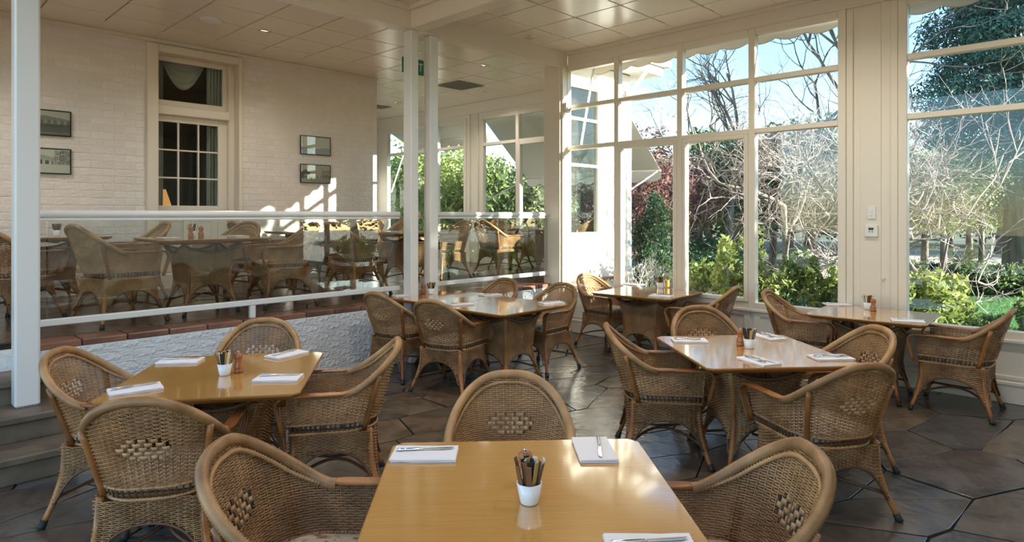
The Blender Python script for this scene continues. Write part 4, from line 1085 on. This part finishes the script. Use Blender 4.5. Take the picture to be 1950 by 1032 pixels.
def bush(name, label, x, y, rx, ry, h, n, size, m, seed, k=16, aspect=.5, up=.2, cat='shrub', group=None, z0=GZ, stems=9, lump=.42):
    rng = np.random.default_rng(seed); t = thing(name, label, cat, (x, y, z0), 0, group)
    P, C = lumps(n, (0, 0, h * .52), (rx, ry, h * .5), k, rng, lump); P[:, 2] = np.maximum(P[:, 2], .02)
    link('foliage', np_mesh('foliage', *leaf_quads(P, size, rng, aspect, up)), m, t)
    q = MB()
    for c in C[:stems]: q.tube([(c[0] * .15, c[1] * .15, 0), (c[0] * .5, c[1] * .5, c[2] * .55), tuple(c)], [.014, .01, .005], 5)
    q.build('stems', TWIG, t); return t
def branchy(q, p, d, L, r, depth, rng, twig, spread=.55, droop=0., kids=(2, 4)):
    """recursive branch: bent tapering tube, then children along it"""
    n = 4; P = [np.array(p)]; dd = np.array(d, float)
    for i in range(n):
        dd = dd + rng.normal(size=3) * .16 + np.array((0, 0, .06 - droop)); dd /= np.linalg.norm(dd); P.append(P[-1] + dd * L / n)
    (q if r > .016 else twig).tube(P, np.linspace(r, r * .55, n + 1), 6 if r > .03 else (4 if r > .01 else 3), caps=False)
    if depth <= 0: return [P[-1]]
    ends = []
    for k in range(rng.integers(kids[0], kids[1] + 1)):
        i = rng.integers(2, n + 1); e = dd + rng.normal(size=3) * spread; e /= np.linalg.norm(e)
        ends += branchy(q, P[i], e, L * rng.uniform(.6, .82), r * rng.uniform(.5, .65), depth - 1, rng, twig, spread, droop, kids)
    return ends + [P[-1]]
def bare_tree(name, label, x, y, h, r, seed, depth=5, lean=(0, 0), droop=0., spread=.55, kids=(2, 4), m=TWIG, leafy=None):
    rng = np.random.default_rng(seed); t = thing(name, label, 'tree', (x, y, GZ)); q, tw = MB(), MB()
    E_ = branchy(q, (0, 0, 0), (lean[0], lean[1], 1), h * .42, r, depth, rng, tw, spread, droop, kids)
    q.build('trunk', BARK, t, True)
    if tw.v: tw.build('twigs', m, t)
    if leafy: link('foliage', np_mesh('foliage', *leaf_quads(np.repeat(np.array(E_), leafy[0], 0) + rng.normal(size=(len(E_) * leafy[0], 3)) * leafy[2], leafy[1], rng)), leafy[3], t)
    return t
def tree(name, label, x, y, h, cr, ch, n, size, m, seed, k=26, trunk=.12, aspect=.5, up=0., lump=.38, mesh=None, group=None):
    rng = np.random.default_rng(seed); t = thing(name, label, 'tree', (x, y, GZ), 0, group)
    P, C = lumps(n, (0, 0, h - ch * .5), (cr, cr, ch * .5), k, rng, lump)
    link('foliage', np_mesh('foliage', *leaf_quads(P, size, rng, aspect, up)), m, t)
    q = MB(); top = h - ch * .45; q.tube([(0, 0, 0), (.03 * h, 0, top * .5), (0, .02 * h, top)], [trunk, trunk * .8, trunk * .45], 9)
    for c in C[:12]: q.tube([(0, 0, top * .75), tuple(c * np.array((.5, .5, 1)) * np.array((1, 1, .9))), tuple(c)], [trunk * .45, trunk * .25, trunk * .1], 5)
    q.build('trunk', BARK, t, True); return t
# ground covers
def tz(z, t): return (z, t)
lawn = MB(); a, b, c, d = ray_t(1660, 10.2), ray_t(2250, 8.6), ray_t(2200, 17), ray_t(1640, 18.5)
lawn.prism([a, b, c, d], GZ - .02, GZ + .02); lw = lawn.build('lawn', TURF); struct(lw)
rng = np.random.default_rng(3); uu = rng.uniform(1680, 2050, 16000); tt = rng.uniform(10.3, 16, 16000)
P = np.array([(*ray_t(u_, t_), GZ + .035) for u_, t_ in zip(uu, tt)]); V, Q = leaf_quads(P, .06, rng, .12, 1.6)
o = link('grass', np_mesh('grass', V, Q), GRASS); o['kind'] = 'stuff'; o['label'] = 'short mown green grass of the garden lawn'; o['category'] = 'grass'
gv = MB(); a, b, c, d = ray_t(1500, 19.5), ray_t(2300, 18.2), ray_t(2300, 34), ray_t(1500, 34); gv.prism([a, b, c, d], GZ - .02, GZ + .03); struct(gv.build('driveway', GRAVEL))
# bright shrubs under the windows
BR = [(1345, 9.6, .50, 1.30, 'left of the second tall window mullion'), (1398, 9.0, .50, 1.72, 'filling the lower part of the third tall window'), (1478, 8.7, .58, 1.50, 'at the left of the fourth tall window'), (1545, 8.5, .55, 1.42, 'in the middle of the fourth tall window'),
      (1605, 8.3, .5, 1.25, 'right by the pier, in the fourth tall window'), (1752, 7.7, .42, 1.38, 'at the left edge of the large right window'), (1800, 8.3, .45, 1.12, 'behind the pier table in the large right window')]
for i, (u_, t_, r_, h_, wh) in enumerate(BR):
    x, y = ray_t(u_, t_); bush('leafy_shrub', 'bright yellow-green leafy shrub outside, ' + wh, x, y, r_, r_, h_, 2300, .095, L_BRIGHT if i != 3 else L_MID, 100 + i, 22, .45, .5, group='bright shrubs under the windows', lump=.34)
for i, (x, y) in enumerate(((9.1, -.7), (9.7, -1.9), (9.0, -3.0), (10.6, -3.4), (11.0, -.9), (10.4, -5.2))):
    bush('leafy_shrub', 'leafy shrub out of the picture beside the right-hand windows, number %s' % ('one', 'two', 'three', 'four', 'five', 'six')[i], x, y, .55, .55, 1.35, 1500, .1, L_MID, 600 + i, 18, .45, .4, group='shrubs out of the picture')
x, y = ray_t(1862, 8.0); bush('leafy_shrub', 'low green leafy shrub outside, behind the far right armchair', x, y, .4, .4, .62, 1000, .08, L_MID, 120, 14, .45, .4)
x, y = ray_t(1945, 7.6); bush('leafy_shrub', 'green leafy shrub outside at the right edge of the picture', x, y, .3, .3, .95, 900, .08, L_MID, 121, 14, .45, .4)
x, y = ray_t(1232, 9.3); bush('lavender_shrub', 'silvery grey lavender shrub outside the window corner', x, y, .62, .62, 1.22, 3600, .10, L_GREY, 130, 22, .14, 1.3)
x, y = ray_t(1275, 10.6); bush('leafy_shrub', 'small pale shrub right of the silvery lavender', x, y, .42, .42, 1.1, 1800, .07, L_OLIVE, 131, 16, .45, .6)
x, y = ray_t(1246, 14.5); bush('cypress', 'narrow upright cypress before the red-leaved tree', x, y, .42, .42, 2.5, 4200, .09, L_DARK, 132, 18, .35, .9, cat='tree')
x, y = ray_t(1215, 17.5); tree('plum_tree', 'dark red-leaved plum tree beyond the window corner', x, y, 4.1, 1.7, 3.1, 7500, .13, L_RED, 140, 30, .1)
x, y = ray_t(1295, 18.5); tree('plum_tree', 'smaller red-leaved plum tree right of the cypress', x, y, 3.7, 1.2, 2.5, 4500, .13, L_RED, 141, 24, .09)
x, y = ray_t(1345, 17.0); bush('clipped_hedge', 'dark clipped hedge across the lawn behind the corner table', x, y, 1.9, 1.0, 1.35, 6500, .09, L_DARK, 142, 50, .5, 0, cat='hedge')
# mixed trees of the middle distance
MT = [(1330, 24, 4.6, 2.4, L_OLIVE, 'loose olive-green tree in the second tall window'), (1400, 21, 5.0, 2.2, L_MID, 'mid-green tree in the third tall window'), (1470, 20, 4.8, 2.4, L_DARK, 'dark tree behind the tangle of twigs'), (1545, 22, 5.2, 2.6, L_MID, 'mid-green tree behind the leaning bare trunk'),
      (1760, 22, 4.2, 2.1, L_OLIVE, 'small-leaved olive tree left in the large right window'), (1845, 24, 4.4, 2.3, L_MID, 'spreading green tree beyond the drive in the large right window'), (1640, 23, 5, 2.6, L_DARK, 'dark tree hidden mostly by the window pier')]
for i, (u_, t_, h_, r_, m_, lab) in enumerate(MT):
    x, y = ray_t(u_, t_); tree('garden_tree', lab, x, y, h_, r_, h_ * .72, 6000, .17, m_, 150 + i, 30, .13, group='garden trees of the middle distance')
for (u_, t_, h_, r_, lab) in ((1795, 15.5, 3.7, 1.25, 'small-leaved grey-green tree before the gravel drive'), (1868, 18.0, 3.9, 1.4, 'gnarled small-leaved tree left of the conifer trunk')):
    x, y = ray_t(u_, t_); tree('garden_tree', lab, x, y, h_, r_, 2.3, 9000, .085, L_OLIVE, int(u_), 30, .08, group='garden trees of the middle distance')
# far screen of trees: two shapes copied
PW = ['far left behind the wing', 'behind the first wing window', 'behind the second wing window', 'behind the wing post', 'behind the corner mullion', 'behind the red tree', 'behind the cypress', 'behind the second mullion', 'behind the third window', 'behind the fourth window', 'behind the bare trunk', 'behind the pier', 'left in the right window', 'centre of the right window', 'behind the conifer trunk', 'beyond the right edge']
protos = []
for i, u_ in enumerate(np.linspace(720, 2080, 16)):
    t_ = 36 + 5 * math.sin(i * 2.3); x, y = ray_t(u_, t_); s_ = 1 + .18 * math.sin(i * 1.7)
    if i < 3: o = tree('distant_tree', '', x, y, 6.3, 3.2, 5.6, 5200, .30, (L_MID, L_DARK, L_OLIVE)[i], 200 + i, 26, .16); protos.append(o)
    else: o = copy_tree(protos[i % 3])
    o.location = (x, y, GZ); o.scale = (s_, s_, s_ * .85); o.rotation_euler = (0, 0, i * 1.3); tag(o, 'hazy distant tree on the skyline, ' + PW[i], 'tree', 'distant skyline trees')
# the screen goes on round the garden, out of the picture to the right
for i in range(9):
    a = R(-2 - i * 13); t_ = 38 + 4 * math.sin(i * 1.9); o = copy_tree(protos[i % 3]); o.location = (t_ * math.cos(a) + 4, t_ * math.sin(a) * 1.0, GZ); s_ = 1 + .15 * math.sin(i * 2.1); o.scale = (s_ * 1.3, s_ * 1.3, s_ * .8); o.rotation_euler = (0, 0, i * .9)
    tag(o, 'distant tree out of the picture, number %s along the garden edge to the right' % ('one', 'two', 'three', 'four', 'five', 'six', 'seven', 'eight', 'nine')[i], 'tree', 'distant skyline trees')
# bare trees
x, y = ray_t(1592, 10.2); bare_tree('bare_tree', 'pale bare tree with a leaning trunk and tangled twigs in the fourth tall window', x, y, 4.6, .12, 33, 6, (-.05, .04), .03, .62, (3, 4))
x, y = ray_t(1500, 12.5); bare_tree('bare_tree', 'thin bare tree whose twigs fill the fourth tall window', x, y, 5.0, .08, 29, 6, (.0, 0), .04, .8, (3, 4))
x, y = ray_t(1350, 24); bare_tree('bare_tree', 'tall bare tree against the blue sky in the third window', x, y, 9.5, .16, 23, 5, (.05, 0), -.03, .5, (2, 4))
x, y = ray_t(1505, 19); bare_tree('bare_tree', 'tall bare tree against the sky in the top fourth pane', x, y, 10, .17, 24, 5, (.0, .05), -.02, .5, (3, 4))
x, y = ray_t(1745, 9.0); bare_tree('bare_tree', 'bare branching shrub at the left of the large right window', x, y, 4.0, .028, 26, 4, (.05, -.05), -.01, .5, (2, 4))
# conifer
def conifer(label, x, y, h, seed, n=170000, r0=2.1, low=2.0):
    rng = np.random.default_rng(seed); t = thing('conifer', label, 'tree', (x, y, GZ)); q = MB()
    q.tube([(0, 0, 0), (.05, 0, h * .3), (0, .05, h * .65), (0, 0, h)], [.42, .33, .2, .05], 14)
    Cs = []
    for k in range(46):
        z = low + (h - low) * (k / 46) ** .9; rr = r0 * (1 - .55 * ((z - low) / (h - low)) ** 1.4) * rng.uniform(.55, 1.05); a = k * 2.4 + rng.uniform(-.4, .4)
        e = np.array((rr * math.cos(a), rr * math.sin(a), z + .25 * rr)); q.tube([(0, 0, z - .3), tuple(e * np.array((.5, .5, 1)) - np.array((0, 0, .25))), tuple(e)], [.09, .05, .015], 6)
        for f in (.55, .8, 1.0): Cs.append((e * np.array((f, f, 1)) + rng.normal(size=3) * .15, .85 + .4 * rng.uniform()))
    q.build('trunk', BARK, t, True); C = np.array([c for c, _ in Cs]); Rr = np.array([r for _, r in Cs]); i = rng.integers(0, len(C), n); d = rng.normal(size=(n, 3)); d /= np.linalg.norm(d, axis=1)[:, None]
    P = C[i] + d * (Rr[i] * rng.uniform(.55, 1, n))[:, None] * np.array((1, 1, .62)); link('foliage', np_mesh('foliage', *leaf_quads(P, .105, rng, .4, .2)), L_CON, t)
x, y = ray_t(1945, 16.0); conifer('huge blue-green conifer with thick grey trunk in the large right window', x, y, 11.5, 31)
x, y = ray_t(1850, 15.2)
for i in range(5):
    x, y = ray_t(1745 + i * 62, 15.8 - i * .2); bush('ground_cover', 'dark glossy groundcover mound beyond the lawn, ' + ('left end', 'second from the left', 'in the middle', 'second from the right', 'before the conifer trunk')[i], x, y, .75, .75, .78, 2600, .10, L_DARK if i % 2 else L_MID, 300 + i, 20, .5, .2, cat='ground cover', group='groundcover mounds beyond the lawn')
for i in range(3):
    x, y = ray_t(1738 + i * 34, 17.2); t = thing('strappy_plant', 'clump of strappy green leaves behind the groundcover, ' + ('left one', 'middle one', 'right one')[i], 'plant', (x, y, GZ), 0, 'strappy leaf clumps'); rng = np.random.default_rng(320 + i); q = MB()
    for k in range(60):
        a = rng.uniform(0, 2 * PI); L = rng.uniform(.5, .9); w_ = .02; V = []
        for e in np.linspace(0, 1, 5): r_ = L * .75 * e; z_ = .75 * L * 1.5 * (e - .62 * e * e) ; c_, s_ = math.cos(a), math.sin(a); ww = w_ * (1 - e * .9); V += [(r_ * c_ - s_ * ww, r_ * s_ + c_ * ww, z_), (r_ * c_ + s_ * ww, r_ * s_ - c_ * ww, z_)]
        q.add(V, [(2 * j, 2 * j + 1, 2 * j + 3, 2 * j + 2) for j in range(4)])
    q.build('leaves', L_MID, t)
def frond_plant(name, label, x, y, z, trunk, nf, L, m, seed):
    t = thing(name, label, 'palm', (x, y, GZ)); rng = np.random.default_rng(seed); q = MB()
    if trunk: MB().tube([(0, 0, 0), (0, .03, z * .5), (0, 0, z)], [.12, .1, .1], 9).build('trunk', BARK, t, True)
    for k in range(nf):
        a = rng.uniform(0, 2 * PI); el = rng.uniform(.1, 1.25); c_, s_ = math.cos(a), math.sin(a); Lk = L * rng.uniform(.8, 1.1); pts = []
        for e in np.linspace(0, 1, 9): r_ = Lk * e * math.cos(el) ; pts.append(np.array((r_ * c_, r_ * s_, z + Lk * (math.sin(el) * e - .45 * e * e))))
        q.tube(pts, np.linspace(.014, .004, 9), 4, caps=False)
        for j in range(1, 9):
            for sg in (-1, 1):
                b_ = pts[j]; tip = b_ + np.array((-s_ * sg * .8 + c_ * .5, c_ * sg * .8 + s_ * .5, -.15)) * Lk * .28 * (1 - .5 * abs(j / 8 - .4)); mid = (b_ + tip) / 2 + np.array((c_, s_, 0)) * .03
                q.add([b_, mid, tip, (b_ + tip) / 2 - np.array((c_, s_, 0)) * .02], [(0, 1, 2, 3)])
    q.build('fronds', m, t)
x, y = ray_t(1832, 20.5); frond_plant('cycad', 'pale arching cycad fronds beside the gravel drive', x, y, .35, False, 34, 1.5, L_OLIVE, 41)
x, y = ray_t(1392, 18.0); frond_plant('palm_tree', 'small dark palm in the third tall window', x, y, 2.9, True, 26, 1.2, L_DARK, 42)
# shrubs outside the wing
for i, (u_, t_, r_, h_, m_, lab) in enumerate([(770, 18.5, 1.2, 4.0, L_MID, 'tall green shrub outside the far left wing window'), (845, 17.0, 1.3, 4.6, L_BRIGHT, 'tall leafy bright green shrub outside the wing, right of the posts'), (945, 15.5, .9, 3.3, L_MID, 'green shrub outside the near wing window'), (1020, 15.0, 1.0, 2.9, L_OLIVE, 'olive green shrub under the sloping awning of the wing'), (900, 16.5, .8, 3.2, L_OLIVE, 'pale shrub behind the wide wing post')]):
    x, y = ray_t(u_, t_); bush('tall_shrub', lab, x, y, r_, r_, h_, 5200, .16, m_, 400 + i, 30, .38, .1, group='tall shrubs outside the wing')
# big garden trees on the sunny side, out of the picture to the right: they break the low sun
for i, (x, y, h_, r_, lab) in enumerate([(10.2, -9.2, 8.0, 1.9, 'dense evergreen out of frame to the right, nearest the house'), (7.6, -12.5, 8.0, 2.0, 'dense evergreen out of frame, second along the garden path')]):
    tree('evergreen_tree', lab, x, y, h_, r_, 7.0, 9000, .26, L_DARK, 500 + i, 40, .2)
